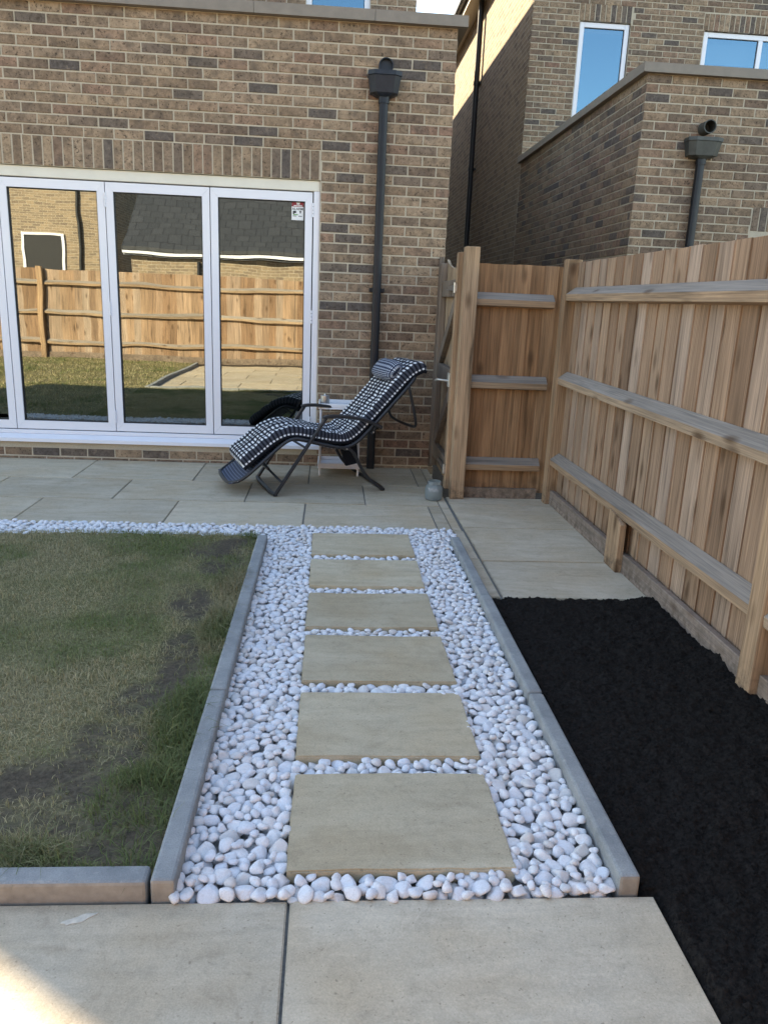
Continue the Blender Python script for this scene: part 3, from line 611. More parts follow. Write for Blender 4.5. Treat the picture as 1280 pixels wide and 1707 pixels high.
def blades(name, n, x0, x1, y0, y1, hmin, hmax, wid, use_bare, keepf=None):
    X = rng.uniform(x0, x1, n); Y = rng.uniform(y0, y1, n)
    b = bare(X, Y) if use_bare else np.zeros(n); edge = np.clip((X+.62)/.22, 0, 1)*use_bare
    dry = vnoise(X, Y, 2.3, 41)*.55+vnoise(X, Y, 7, 42)*.45
    tuft = edge*np.clip(vnoise(X, Y, 5, 43)*2.2-.5, 0, 1)
    if use_bare:                                       # lush tufts against the kerb
        for cx, cy, rx, ry in ((-.47, 2.35, .11, .26), (-.50, 1.93, .13, .16), (-.44, 3.1, .08, .35), (-.45, 3.65, .10, .25), (-1.0, 1.70, .45, .06)):
            tuft = np.maximum(tuft, np.clip(1.4-((X-cx)/rx)**2-((Y-cy)/ry)**2, 0, 1))
    keep = rng.random(n) < np.clip(1-b*1.12, .02, 1)*np.where(tuft > .2, 1, .80)
    X, Y, b, dry, tuft = X[keep], Y[keep], b[keep], dry[keep], tuft[keep]; n = len(X); Z = lawn_z(X, Y)-.003
    h = rng.uniform(hmin, hmax, n)*(.7+.6*vnoise(X, Y, 6, 44))*(1+1.7*tuft)*np.where(rng.random(n) > .97, 1.7, 1); ang = rng.uniform(0, 6.283, n); lean = rng.uniform(.15, 1.25, n)*(1+.3*tuft)
    w = wid*rng.uniform(.6, 1.3, n); dx, dy = np.cos(ang), np.sin(ang); px, py = -dy*w, dx*w
    P = np.stack([X, Y, Z], 1); D = np.stack([dx*lean*h*.45, dy*lean*h*.45, h*.55], 1); Tp = np.stack([dx*lean*h*1.15, dy*lean*h*1.15, h*np.clip(1.05-.45*lean, .15, 1)], 1); S_ = np.stack([px, py, np.zeros(n)], 1)
    V = np.stack([P-S_, P+S_, P+D+S_*.8, P+D-S_*.8, P+Tp], 1).reshape(-1, 3); k = np.arange(n)*5
    Fq = np.stack([k, k+1, k+2, k+3], 1); Ft = np.stack([k+3, k+2, k+4], 1)
    idx = np.concatenate([Fq.ravel(), Ft.ravel()]); sz = np.concatenate([np.full(n, 4), np.full(n, 3)])
    green = np.array([.115, .155, .048]); green2 = np.array([.19, .215, .080]); straw = np.array([.47, .39, .235]); olive = np.array([.255, .235, .115])
    t = np.clip((dry-.24)*3.2+rng.normal(0, .22, n)-tuft*.9, 0, 1)[:, None]; r1 = rng.random((n, 1))
    c = (green*(1-r1)+green2*r1)*(1-t)+(olive*(1-r1)+straw*r1)*t; c = c*rng.uniform(.85, 1.35, (n, 1))*(1-.25*np.clip(tuft, 0, 1)[:, None])
    me = mesh_np(name, V, idx, sz); at = me.attributes.new('col', 'FLOAT_COLOR', 'POINT'); cc = np.ones((n, 5, 4), np.float32); cc[:, :, :3] = c[:, None, :]; cc[:, 3:4, :3] *= 1.1; at.data.foreach_set('color', cc.ravel())
    return me
tag(link('grass', blades('grass', 160000, -2.7, -.398, 1.634, 4.47, .012, .027, .0012, True), M['grass'], lawn), kind='stuff')
tag(link('grass', blades('grass', 60000, -9.4, -2.7, -2.75, 4.47, .02, .045, .004, False), M['grass'], lawn), kind='stuff')
struct('rear_border', MB().box(-9.5, 1.66, -3.14, -2.752, -.13, -.004).me(), M['earth'])

# ------------------------------------------------------------------ the house with the bifold door
HY = 9.95                                             # rear wall of its two-storey part
house = thing('brick_house', (-2.5, YW+1, 0), 'brown brick house with white bifold door, flat-roofed extension and dark downpipe', 'house')
DX0, DX1, DZ0, DZ1 = -4.26, -.108, .148, 2.262        # door opening
ZC = 3.395                                            # underside of coping
XL = -7.4
core = MB(); d = .0045
core.box(DX1, XR-d, YW+d, YW+.30, -.1, ZC); core.box(XL, DX0, YW+d, YW+.30, -.1, ZC)
core.box(DX0, DX1, YW+d, YW+.30, 2.281, ZC); core.box(DX0, DX1, YW+d, YW+.30, -.1, DZ0-.002)
core.build('wall', M['mortar'], house)
MB().box(XR-.30, XR, YW+.055, HY, -.1, ZC).build('wall', M['far_brick'], house)
MB().box(XL, XL+.3, YW+.302, HY, -.1, ZC).build('wall', M['far_brick'], house)
rects = brick_rects(-4.9, XR, -.055, ZC-.004, .020, holes=[(DX0, DX1, DZ0-.02, 2.281)], soldiers=[(DX0+.02, DX1+.0, 2.284, 2.497)], uref=.91-.225*5)
main_rects = brick_rects(-2.2, .88, 3.30, 5.6, .020, holes=[(-.36, .36, 3.8, 5.25)], uref=.10)
brick_faces(house, [((0, YW, 0), (1, 0, 0), 0, rects), ((0, HY, 0), (1, 0, 0), 0, main_rects)])
# coping in lengths with a joint between
for a, b in ((XL-.05, -4.02), (-4.017, -2.05), (-2.047, -.62+.0), (-.617, .275), (.278, .975)):
    m = MB(); m.prism([(YW-.055, ZC), (YW+.36, ZC), (YW+.36, ZC+.088), (YW-.055, ZC+.076)], a, b, lambda p, q, t: (t, p, q)); m.build('coping', M['coping'], house)
m = MB(); m.prism([(XR+.065, ZC+.001), (XR-.33, ZC+.001), (XR-.33, ZC+.089), (XR+.065, ZC+.077)], YW+.362, HY, lambda p, q, t: (p, t, q)); m.build('coping', M['coping'], house)
MB().box(XL+.3, XR-.30, YW+.302, HY, 3.05, 3.25).build('flat_roof', M['slate'], house)
# two-storey part: walls and roof with its ridge towards the garden
MXL, MXR, MY1, EZ, EZL = -6.75, .88, 29.0, 7.0, 5.66  # unseen left eave and depth shaped to place shadows on patio and neighbour
MB().box(MXL, -.36, HY+d, HY+.3, 3.2, EZL).box(.36, MXR-d, HY+d, HY+.3, 3.2, EZL).box(-.36, .36, HY+d, HY+.3, 5.25, EZL).box(-.36, .36, HY+d, HY+.3, 3.2, 3.8).build('wall', M['mortar'], house)
MB().box(MXR-.3, MXR, HY+.302, MY1, -.1, EZ).box(MXL, MXL+.3, HY+.302, MY1, -.1, EZL).box(MXL+.3, MXR-.3, MY1-.3, MY1, -.1, EZL).build('wall', M['far_brick'], house)
xr, RZ = -2.75, 9.80
MB().prism([(MXL, EZL), (MXR, EZL), (MXR, EZ), (xr, RZ-.1)], HY+.01, HY+.29, lambda p, q, t: (p, t, q)).build('gable_wall', M['far_brick'], house)
MB().prism([(MXR+.25, EZ-.02), (MXR+.25, EZ+.10), (xr, RZ+.12), (xr, RZ)], HY-.10, MY1+.2, lambda p, q, t: (p, t, q)).build('roof', M['slate'], house)
MB().prism([(MXL-.25, EZL-.19), (MXL-.25, EZL-.07), (xr, RZ+.12), (xr, RZ)], HY-.10, MY1+.2, lambda p, q, t: (p, t, q)).build('roof', M['slate'], house)  # unseen left slope, set low to shape the edge of the sunlit corner
w = window_parts(house, -.36, .36, 3.80, 5.25, HY+.05)
MB().box(-.5, .5, HY+.5, HY+.52, 3.6, 5.3).build('curtain', M['room'], w)
# dim room behind the door
MB().box(XL+.3, XR-.3, YW+.302, HY, -.05, .10).build('room_floor', M['dark_wood'], house)
MB().box(XL+.3, XR-.3, HY-.05, HY-.002, .1, 3.05).build('room_wall', M['room'], house)
# door frame
m = MB(); FY = YW+.022
m.box(DX0, DX1, FY, FY+.11, DZ1-.062, DZ1+.016, .005); m.build('door_head', M['cream_frame'], house)
m = MB(); m.box(DX1-.050, DX1, FY+.001, FY+.11, DZ0+.07, DZ1-.062, .005); m.build('door_jamb', M['white_frame'], house)
m = MB(); m.box(DX0, DX0+.05, FY+.001, FY+.11, DZ0+.07, DZ1-.062, .005); m.build('door_jamb', M['white_frame'], house)
m = MB(); m.prism([(YW-.050, DZ0), (YW+.14, DZ0), (YW+.14, DZ0+.055), (FY-.004, DZ0+.055), (YW-.050, DZ0+.028)], DX0-.03, DX1+.03, lambda p, q, t: (t, p, q)); m.build('door_sill', M['white_frame'], house)
MB().box(DX0, DX1-.05, FY, FY+.10, DZ0+.056, DZ0+.088, .003).build('door_threshold', M['white_frame'], house)
MB().box(DX0+.05, DX1-.05, FY+.035, FY+.05, DZ0+.088, DZ1-.062).build('gasket', M['gasket'], house) if False else None
edges = [-.164-.8055*k for k in range(6)]
LZ0, LZ1 = DZ0+.096, DZ1-.071; SW = .058
gk = MB(); gy0, gy1 = FY+.045, FY+.075
gk.box(edges[-1]-.01, edges[0]+.006, gy0, gy1, LZ1-.01, DZ1-.060); gk.box(edges[-1]-.01, edges[0]+.006, gy0, gy1, DZ0+.086, LZ0+.01)
for e in edges: gk.box(e-.007, e+.007, gy0, gy1, LZ0, LZ1)
gk.build('gasket', M['gasket'], house)
for k in range(5):
    x1, x0 = edges[k]-.0035, edges[k+1]+.0035; y0, y1 = FY+.006, FY+.07; m = MB()
    def memb(o1, o2, i2, i1):                          # one mitred member: outer a,b then inner b,a
        c = .004; m.add([(o1[0], y0, o1[1]), (o2[0], y0, o2[1]), (i2[0], y0, i2[1]), (i1[0], y0, i1[1]), (o1[0], y1, o1[1]), (o2[0], y1, o2[1]), (i2[0], y1, i2[1]), (i1[0], y1, i1[1])],
                        [(0, 3, 2, 1), (4, 5, 6, 7), (0, 1, 5, 4), (1, 2, 6, 5), (2, 3, 7, 6), (3, 0, 4, 7)])
    g = .0006; ia, ib, ja, jb = x0+SW, x1-SW, LZ0+.068, LZ1-.068
    memb((x0+g, LZ0), (x1-g, LZ0), (ib-g, ja), (ia+g, ja)); memb((x1, LZ0+g), (x1, LZ1-g), (ib, jb-g), (ib, ja+g))
    memb((x1-g, LZ1), (x0+g, LZ1), (ia+g, jb), (ib-g, jb)); memb((x0, LZ1-g), (x0, LZ0+g), (ia, ja+g), (ia, jb-g))
    leaf = m.build('door_leaf', M['white_frame'], house)
    mb = MB(); t = .007
    for q in ((ia, ia+t, ja, jb), (ib-t, ib, ja, jb), (ia+t, ib-t, ja, ja+t), (ia+t, ib-t, jb-t, jb)): mb.box(q[0], q[1], y0+.012, y0+.03, q[2], q[3])
    mb.build('glazing_bead', M['gasket'], leaf)
    px = link('pane', MB().box(ia-.003, ib+.003, y0+.028, y0+.034, ja-.003, jb+.003).me(), M['pane'], leaf)
    if k in (0, 1, 2, 3):
        for z in ((LZ0+.12, (LZ0+LZ1)/2+.02, LZ1-.13) if k in (0,) else (LZ0+.12, (LZ0+LZ1)/2+.02, LZ1-.13) if k == 2 else ()):
            h = MB()
            for q in range(4): h.tube([(edges[k]+.0, FY+.001, z-.052+q*.027), (edges[k]+.0, FY+.001, z-.052+q*.027+.023)], .0085, 10)
            h.build('hinge', M['white_frame'], leaf)
    if k == 0:
        sy = y0+.0265; sx0, sx1 = -.3325, -.2385
        MB().box(sx0+.002, sx1, sy, sy+.001, 2.084, 2.135).build('sticker_top', M['red_label'], leaf)
        MB().box(sx0, sx1, sy-.0012, sy+.0006, 1.983, 2.0835).build('sticker', M['plain_white'], leaf)
        fl = MB(); c0 = ((sx0+sx1)/2+.004, 2.113)
        for q in range(5):
            a = R(90+72*q); cx_, cz_ = c0[0]+.0095*math.cos(a), c0[1]+.0095*math.sin(a)
            fl.add([(cx_+.0072*math.cos(b*math.pi/4), sy-.0012, cz_+.0072*math.sin(b*math.pi/4)) for b in range(8)], [tuple(range(8))[::-1]])
        fl.add([(c0[0]+.008*math.cos(b*math.pi/4), sy-.0014, c0[1]+.008*math.sin(b*math.pi/4)) for b in range(8)], [tuple(range(8))[::-1]])
        for a0, a1 in ((-.034, -.008), (-.004, .032)): fl.add([(c0[0]+a0, sy-.0012, 2.088), (c0[0]+a1, sy-.0012, 2.088), (c0[0]+a1, sy-.0012, 2.094), (c0[0]+a0, sy-.0012, 2.094)], [(0, 1, 2, 3)])
        fl.build('sticker_flower', M['plain_white'], leaf)
        cu_ = bpy.data.curves.new('alarm', 'FONT'); cu_.body = 'ALARM'; cu_.size = .0275; cu_.offset = .0004; cu_.align_x = 'CENTER'
        to = bpy.data.objects.new('alarm_tmp', cu_); COL.objects.link(to); bpy.context.view_layer.update()
        tm = bpy.data.meshes.new_from_object(to.evaluated_get(bpy.context.evaluated_depsgraph_get())); bpy.data.objects.remove(to)
        tm.transform(Matrix.Translation(((sx0+sx1)/2, sy-.0020, 2.058)) @ Matrix.Rotation(math.pi/2, 4, 'X')); link('sticker_lettering', tm, M['ink'], leaf)
        ic = MB(); ic.box(sx0+.010, sx0+.036, sy-.0018, sy-.0012, 2.036, 2.052); ic.box(sx0+.010, sx0+.022, sy-.0018, sy-.0012, 2.028, 2.036)
        for q in (0, 1): ic.box(sx0+.010+q*.044, sx0+.038+q*.044, sy-.0018, sy-.0012, 2.011, 2.016)
        ic.add([(sx1-.034, sy-.0016, 2.052), (sx1-.016, sy-.0016, 2.052), (sx1-.025, sy-.0016, 2.030)], [(0, 2, 1)]); ic.build('sticker_print', M['ink'], leaf)
        MB().box(sx0+.012, sx0+.05, sy-.0016, sy-.0012, 2.020, 2.027).build('sticker_band', M['green_label'], leaf)

def downpipe(parent, x, y, ztop, zbot, mat_p, mat_h, hw, brackets, open_pipe):
    """square-shouldered downpipe below a tapered hopper head, with the outlet through the wall above"""
    p = MB(); p.tube([(x, y-.048, ztop), (x, y-.048, zbot)], .034, 16, flat=(.034, .031), up=(0, 1, 0)); p.tube([(x, y-.048, ztop+.03), (x, y-.048, ztop-.055)], .04, 16, flat=(.041, .037), up=(0, 1, 0))
    dp = p.build('downpipe', M[mat_p], parent)
    h = MB(); a, b = hw, hw*.86; yb, yf, yf2 = y-.002, y-.135, y-.115; z0, z1 = ztop+.012, ztop+.158
    prof = lambda hwid, yff, zz: [(x-hwid, yb, zz), (x-hwid, yff+.035, zz), (x-hwid*.62, yff, zz), (x+hwid*.62, yff, zz), (x+hwid, yff+.035, zz), (x+hwid, yb, zz)]
    R_ = [prof(.052, y-.092, z0-.022), prof(b, yf2, z0), prof(a, yf, z1-.035), prof(a+.006, yf-.006, z1-.03), prof(a+.006, yf-.006, z1), prof(a-.008, yf+.008, z1), prof(b-.01, yf2+.01, z0+.01)]
    vs_ = [q for r_ in R_ for q in r_]; fs_ = [(i*6+k, i*6+(k+1) % 6, (i+1)*6+(k+1) % 6, (i+1)*6+k) for i in range(6) for k in range(6)] + [tuple(range(6))[::-1], tuple(36+k for k in range(6))]
    h.add(vs_, fs_); h.build('hopper_head', M[mat_h], dp)
    o = MB(); oz = z1+(.085 if open_pipe else .055); r = .056; seg = 24
    yo = y-(.13 if open_pipe else .035)
    ring = lambda rad, yy: [(x+.01+rad*math.cos(2*math.pi*k/seg), yy, oz+rad*math.sin(2*math.pi*k/seg)) for k in range(seg)]
    o.add(ring(r, y+.02)+ring(r, yo)+ring(r-.007, yo)+ring(r-.007, y+.02), [(i*seg+k, i*seg+(k+1) % seg, (i+1)*seg+(k+1) % seg, (i+1)*seg+k) for i in range(3) for k in range(seg)]+[], True); o.add([(q[0], y-.006, q[2]) for q in ring(r-.006, 0)], [tuple(range(seg))])
    o.build('outlet_pipe', M[mat_h], dp)
    for z in brackets:
        k = MB(); k.box(x-.062, x+.062, y-.022, y-.001, z-.016, z+.016, .003); k.tube([(x, y-.048, z-.016), (x, y-.048, z+.016)], .04, 16, flat=(.040, .036), up=(0, 1, 0)); k.build('bracket', M[mat_p], dp)
    return dp
downpipe(house, .362, YW, 2.895, .0, 'pipe', 'hopper', .122, (1.47, .35), False)

# ------------------------------------------------------------------ the neighbouring house
NX, NY, NM = 2.70, 7.40, 12.15
nb = thing('brick_house', (5, NM, 0), 'neighbouring brown brick house behind the timber fence, with tall casement window and flat-roofed extension', 'house')
NXR = 9.5; ZN = 3.395
MB().box(NX+d, NXR, NY+d, NY+.3, -.1, ZN).build('wall', M['mortar'], nb)
MB().box(NX+d, NX+.3, NY+.302, NM+.06, -.1, ZN).build('wall', M['mortar'], nb)
MB().box(NX+d, 3.38, NM+d, NM+.3, ZN, 6.9).box(4.11, 5.18, NM+d, NM+.3, ZN, 6.9).box(3.38, 4.11, NM+d, NM+.3, 5.29, 6.9).box(3.38, 4.11, NM+d, NM+.3, ZN, 3.95) \
    .box(5.18, 6.9, NM+d, NM+.3, 5.27, 6.9).box(5.18, 6.9, NM+d, NM+.3, ZN, 4.2).box(6.9, NXR, NM+d, NM+.3, ZN, 6.9).build('wall', M['mortar'], nb)
MB().box(NX+.001, NX+.3, NM+.054, 26, -.1, 6.9).box(NX+.3, NXR, 25.7, 26, -.1, 6.9).box(NXR-.3, NXR, NY+.3, 25.7, -.1, 3.4).box(NXR-.3, NXR, NM+.3, 25.7, 3.4, 6.9).build('wall', M['far_brick'], nb)
fr = brick_rects(NX, 5.6, 1.2, ZN-.004, .020, soldiers=[(3.83, 5.6, 2.150, 2.363)], holes=[(3.83, 5.6, 0, 2.15)], uref=NX)
sd = brick_rects(0, NM-NY+.02, 1.2, ZN-.004, .020, uref=-.06)
sd = [(max(a, 0), b, c, e, s_) for a, b, c, e, s_ in sd]
bk = brick_rects(NX, 7.2, 3.42, 6.2, .020, holes=[(3.38, 4.11, 3.95, 5.29), (5.18, 6.9, 4.2, 5.27)], soldiers=[(3.36, 4.13, 5.29, 5.505), (5.16, 6.92, 5.27, 5.485)], uref=NX)
sd2 = brick_rects(0, NM-NY-.004, 1.2, ZN-.004, .020, uref=(NM-NY) % .225)
su = brick_rects(0, 8.0, 1.6, 6.85, .020, uref=0)
brick_faces(nb, [((0, NY, 0), (1, 0, 0), 0, fr), ((NX, NM, 0), (0, -1, 0), -math.pi/2, sd2), ((0, NM, 0), (1, 0, 0), 0, bk)])
for a, b in ((NX-.055, 4.56), (4.563, 7.5), (7.503, NXR)):
    MB().prism([(NY-.055, ZN), (NY+.36, ZN), (NY+.36, ZN+.088), (NY-.055, ZN+.076)], a, b, lambda p, q, t: (t, p, q)).build('coping', M['coping'], nb)
for a, b in ((NY+.363, 9.6), (9.603, NM+d)):
    MB().prism([(NX-.055, ZN+.001), (NX+.36, ZN+.001), (NX+.36, ZN+.089), (NX-.055, ZN+.077)], a, b, lambda p, q, t: (p, t, q)).build('coping', M['coping'], nb)
MB().box(NX+.3, NXR-.3, NY+.3, NM+.3, 3.05, 3.25).build('flat_roof', M['slate'], nb)
w1 = window_parts(nb, 3.39, 4.10, 3.96, 5.28, NM+.03)
w2 = window_parts(nb, 5.19, 6.89, 4.21, 5.26, NM+.03, mull=(6.04,))
MB().box(5.25, 6.83, NM+.20, NM+.205, 4.90, 5.2).build('blind', M['plain_white'], w2)
MB().box(3.3, 7.0, NM+1.2, NM+1.22, 3.6, 5.5).build('room_wall', M['room'], nb)
downpipe(nb, 3.255, NY, 2.735, .0, 'pipe', 'hopper_grey', .150, (1.9,), True)
# eave along the side wall, soil pipe on it
MB().box(NX-.27, NX+.0, NM-.2, 26.2, 6.80, 6.83).build('soffit', M['soffit'], nb)
MB().box(NX-.285, NX-.272, NM-.2, 26.2, 6.78, 6.98).build('fascia', M['soffit'], nb)
gt = MB(); gt.prism([(NX-.40, 6.98), (NX-.395, 6.92), (NX-.36, 6.89), (NX-.32, 6.89), (NX-.29, 6.92), (NX-.287, 6.98)], NM-.25, 26.2, lambda p, q, t: (p, t, q)); gt.build('gutter', M['black_metal'], nb)
xm = (NX+NXR)/2
MB().prism([(NX-.34, 7.0), (NX-.34, 7.08), (xm, 9.9), (xm, 9.8)], NM-.2, 26.2, lambda p, q, t: (p, t, q)).build('roof', M['slate'], nb)
MB().prism([(NXR+.3, 7.0), (NXR+.3, 7.08), (xm, 9.9), (xm, 9.8)], NM-.2, 26.2, lambda p, q, t: (p, t, q)).build('roof', M['slate'], nb)
MB().prism([(NX+.05, 6.9), (NXR-.05, 6.9), (xm, 9.7)], NM+.02, NM+.28, lambda p, q, t: (p, t, q)).build('gable_wall', M['far_brick'], nb)
sp_ = MB().tube([(NX-.075, 16.15, 0), (NX-.075, 16.15, 6.8)], .05, 14).build('soil_pipe', M['black_metal'], nb)
for z in (2.4, 3.9, 5.4): MB().tube([(NX-.075, 16.15, z-.03), (NX-.075, 16.15, z+.03)], .060, 14).box(NX-.03, NX-.001, 16.05, 16.25, z-.02, z+.02).build('pipe_collar', M['black_metal'], sp_)

# ------------------------------------------------------------------ timber fences
FX = 1.672
BOARD_MESH = []
def board_mesh(h, variant, width=.160):
    """feather-edged board, thick edge at +u"""
    t0, t1 = .005, .013; r = random.Random(variant); top = h+r.uniform(-.0012, .0012)
    prof = [(0, 0), (width, 0), (width, -t1), (0, -t0)]; m = MB(); m.prism(prof, 0, top, lambda p, q, t: (p+(.0015*math.sin(t*3+variant) if t else 0), q, t)); return m.me('board')
BM_F = [board_mesh(1.66, i) for i in range(5)]
for q in BM_F: q.materials.append(M['board'])
BM_P = [board_mesh(1.63, i+9, .104) for i in range(4)]
for q in BM_P: q.materials.append(M['board_dark'])
def rail_profile(zt): return [(0, zt), (0, zt-.098), (-.058, zt-.088), (-.062, zt-.046)]
def rail(prof, a0, a1, place, along, parent):
    m = MB(); m.prism(prof, a0, a1, place); me = m.me('rail'); me.materials.append(M['rail_'+along]); me.materials.append(M['rail_'+along+'top']); me.polygons[5].material_index = 1
    return link('rail', me, None, parent)
# right-hand fence (runs along y, rails towards the garden)
fence = thing('timber_fence', (FX, 2.5, 0), 'long featheredge timber fence beside the black soil bed and paved nook', 'fence')
RAILS = (1.535, .958, .385)
y = 5.46; i = 0
while y > -3.05:
    o = link('board', BM_F[i % 5], None, fence)
    # local x runs towards -y, thin face towards the garden
    o.matrix_basis = Matrix.Translation((FX, y, .035+random.uniform(-.001, .001))) @ Matrix.Rotation(-math.pi/2, 4, 'Z') @ Matrix.Translation((0, 0, 0)) @ Matrix.Rotation(random.gauss(0, .0015), 4, 'Y')
    y -= .142+random.uniform(-.006, .006); i += 1
PY = [5.50, 2.60, -.30, -3.05]
for py in PY:
    m = MB(); m.box(FX-.083, FX+.018, py-.05, py+.05, -.13, 1.715, .005); m.build('post', M['post'], fence)
for a, b in zip(PY, PY[1:]):
    for zt in RAILS:
        rail([(FX-.014+p, q) for p, q in rail_profile(zt)], b+.051, a-.051, lambda p, q, t: (p, t, q+.004*math.sin(t*1.7+zt*5)), 'y', fence)
    MB().box(FX-.052, FX-.020, b+.051, a-.051, -.12, .105, .003).build('gravel_board', M['gravel_board'], fence)
MB().prism([(3.965, -.05), (4.150, -.05), (4.150, .315), (4.05, .305), (3.965, .270)], FX-.086, FX-.053, lambda p, q, t: (t, p, q)).build('cleat', M['post'], fence)
# short panel that closes the nook
panel = thing('fence_panel', (1.3, 5.62, 0), 'short timber fence panel between the gate post and the fence corner, behind the paved nook', 'fence panel')
PYY = 5.625
x = 1.0; i = 0
while x < 1.575:
    o = link('board', BM_P[i % 4], None, panel); o.matrix_basis = Matrix.Translation((x, PYY+.014, .04+random.uniform(-.003, .003))); x += .0955; i += 1
for zt in (1.478, .905, .305):
    rail([(PYY+p, q) for p, q in rail_profile(zt)], 1.004, 1.558, lambda p, q, t: (t, p, q), 'x', panel)
MB().box(1.004, 1.558, PYY-.03, PYY-.002, -.02, .075, .003).build('gravel_board', M['gravel_board'], panel)
m = MB(); m.box(.902, 1.002, 5.535, 5.635, -.13, 1.772, .005); m.build('gate_post', M['post'], panel)
# side gate between the gate post and the house corner
gate = thing('side_gate', (.9, 6.1, .05), 'weathered ledged and braced timber side gate between the house corner and gate post', 'gate')
G0, G1 = 5.645, 6.580
nbd = 9
for k in range(nbd):
    ya = G0+(G1-G0)*k/nbd; yb = G0+(G1-G0)*(k+1)/nbd; dip = lambda t: 1.735-.085*math.sin(math.pi*(t-G0)/(G1-G0))**.8
    MB().prism([(ya+.002, .05), (yb-.002, .05), (yb-.002, dip(min(yb, G1-.001))), (ya+.002, dip(max(ya, G0+.001)))], .925, .943, lambda p, q, t: (t, p, q)).build('board', M['gate_wood'], gate)
MB().box(.872, .922, G0, G0+.085, .05, 1.74, .004).build('stile', M['post'], gate); MB().box(.874, .922, G1-.075, G1, .05, 1.70, .004).build('stile', M['gate_dark'], gate)
for z in (.20, .86, 1.50): MB().box(.882, .922, G0+.087, G1-.077, z-.06, z+.06, .004).build('ledge', M['gate_dark'], gate)
for (ya, za, yb, zb) in ((G0+.10, 1.43, G1-.09, .93), (G0+.10, .79, G1-.09, .27)):
    dv = Vector((yb-ya, zb-za)).normalized(); pn = Vector((-dv.y, dv.x))*.045
    MB().prism([(ya+pn.x, za+pn.y), (ya-pn.x, za-pn.y), (yb-pn.x, zb-pn.y), (yb+pn.x, zb+pn.y)], .884, .921, lambda p, q, t: (t, p, q)).build('brace', M['gate_dark'], gate)
for z in (1.50, .20):
    h = MB(); h.prism([(G0+.01, z+.024), (G0+.01, z-.024), (G0+.42, z-.012), (G0+.42, z+.012)], .866, .8715, lambda p, q, t: (t, p, q)); h.tube([(.862, G0+.02, z-.035), (.862, G0+.02, z+.035)], .011, 10); h.build('hinge', M['steel'], gate)
h = MB(); h.box(.862, .8715, G0+.05, G0+.13, .80, .90, .002); h.tube(smooth_path([(.862, G0+.08, .845), (.80, G0+.08, .850), (.785, G0+.11, .850), (.785, G0+.20, .835)], 2), .008, 10); h.build('latch_handle', M['wire'], gate)
MB().box(.862, .90, YW-.018, YW-.003, .02, 1.75, .003).build('closing_strip', M['gate_dark'], gate)

# back fence, seen in the door glass
bf = thing('timber_fence', (-3.5, -3.16, 0), 'sunlit featheredge timber fence across the far end of the garden, mirrored in the bifold door', 'fence')
x = 1.60; i = 0
while x > -9.5:
    o = link('board', BM_F[i % 5], None, bf); o.matrix_basis = Matrix.Translation((x, -3.16, .06)) @ Matrix.Rotation(math.pi, 4, 'Z'); x -= .142; i += 1
BX = [1.50, -2.46, -5.74, -8.8]
for px_ in BX: MB().box(px_-.05, px_+.05, -3.145, -3.045, -.13, 1.76, .005).build('post', M['post'], bf)
for b, a in zip(BX, BX[1:]):
    for zt in (1.52, .95, .38): rail([(-3.145-p, q) for p, q in rail_profile(zt)], a+.051, b-.051, lambda p, q, t: (t, p, q), 'x', bf)
    MB().box(a+.051, b-.051, -3.14, -3.108, -.12, .12).build('gravel_board', M['gravel_board'], bf)

# houses beyond the back fence, seen in the door glass; the rearmost one is added
ga = thing('garage', (-1.5, -10, -.14), 'low brick garage with slate roof and white gutter, mirrored in the door', 'garage')
MB().box(-4.95, 2.2, -13.7, -7.25, -.14, 2.2).build('wall', M['far_brick'], ga)
MB().prism([(-7.12, 2.34), (-7.12, 2.42), (-10.4, 5.0), (-10.4, 4.92)], -5.12, 2.4, lambda p, q, t: (t, p, q)).build('roof', M['slate'], ga)
MB().prism([(-13.9, 2.24), (-13.9, 2.34), (-10.4, 5.0), (-10.4, 4.9)], -5.12, 2.4, lambda p, q, t: (t, p, q)).build('roof', M['slate'], ga)
MB().box(-5.1, 2.38, -7.14, -7.06, 2.25, 2.32).build('gutter', M['white_frame'], ga); MB().box(-5.1, 2.38, -7.25, -7.15, 2.21, 2.225).build('soffit', M['white_frame'], ga)
MB().tube([(-3.3, -7.2, -.1), (-3.3, -7.2, 2.12)], .04, 10).build('downpipe', M['black_metal'], ga)
hb = thing('brick_house', (-10, -14, -.14), 'sunlit brick house with dark downpipe beyond the far fence, mirrored in the door', 'house')
MB().box(-14.5, -6.75, -18, -12.0, -.14, 5.6).build('wall', M['far_brick'], hb)
MB().prism([(-11.8, 5.5), (-11.8, 5.62), (-15, 8.0), (-15, 7.88)], -14.8, -6.5, lambda p, q, t: (t, p, q)).build('roof', M['slate'], hb)
MB().prism([(-18.2, 5.5), (-18.2, 5.62), (-15, 8.0), (-15, 7.88)], -14.8, -6.5, lambda p, q, t: (t, p, q)).build('roof', M['slate'], hb)
MB().tube([(-7.58, -11.94, -.1), (-7.58, -11.94, 5.5)], .05, 10).build('downpipe', M['black_metal'], hb)
wf = MB(); wf.box(-9.25, -9.17, -11.99, -11.94, 1.6, 2.9).box(-8.13, -8.05, -11.99, -11.94, 1.6, 2.9).box(-9.17, -8.13, -11.99, -11.94, 2.82, 2.9).box(-9.17, -8.13, -11.99, -11.94, 1.6, 1.68).build('window', M['white_frame'], hb)
MB().box(-9.17, -8.13, -11.995, -11.97, 1.68, 2.82).build('window_glass', M['gasket'], hb)
added_house = thing('brick_house', (0, -20, -.14), 'added house with a broad near-black roof behind the garage, darkening the reflection in the door', 'house')
MB().box(-9, 9, -26, -19, -.14, 3.2).build('wall', M['far_brick'], added_house)
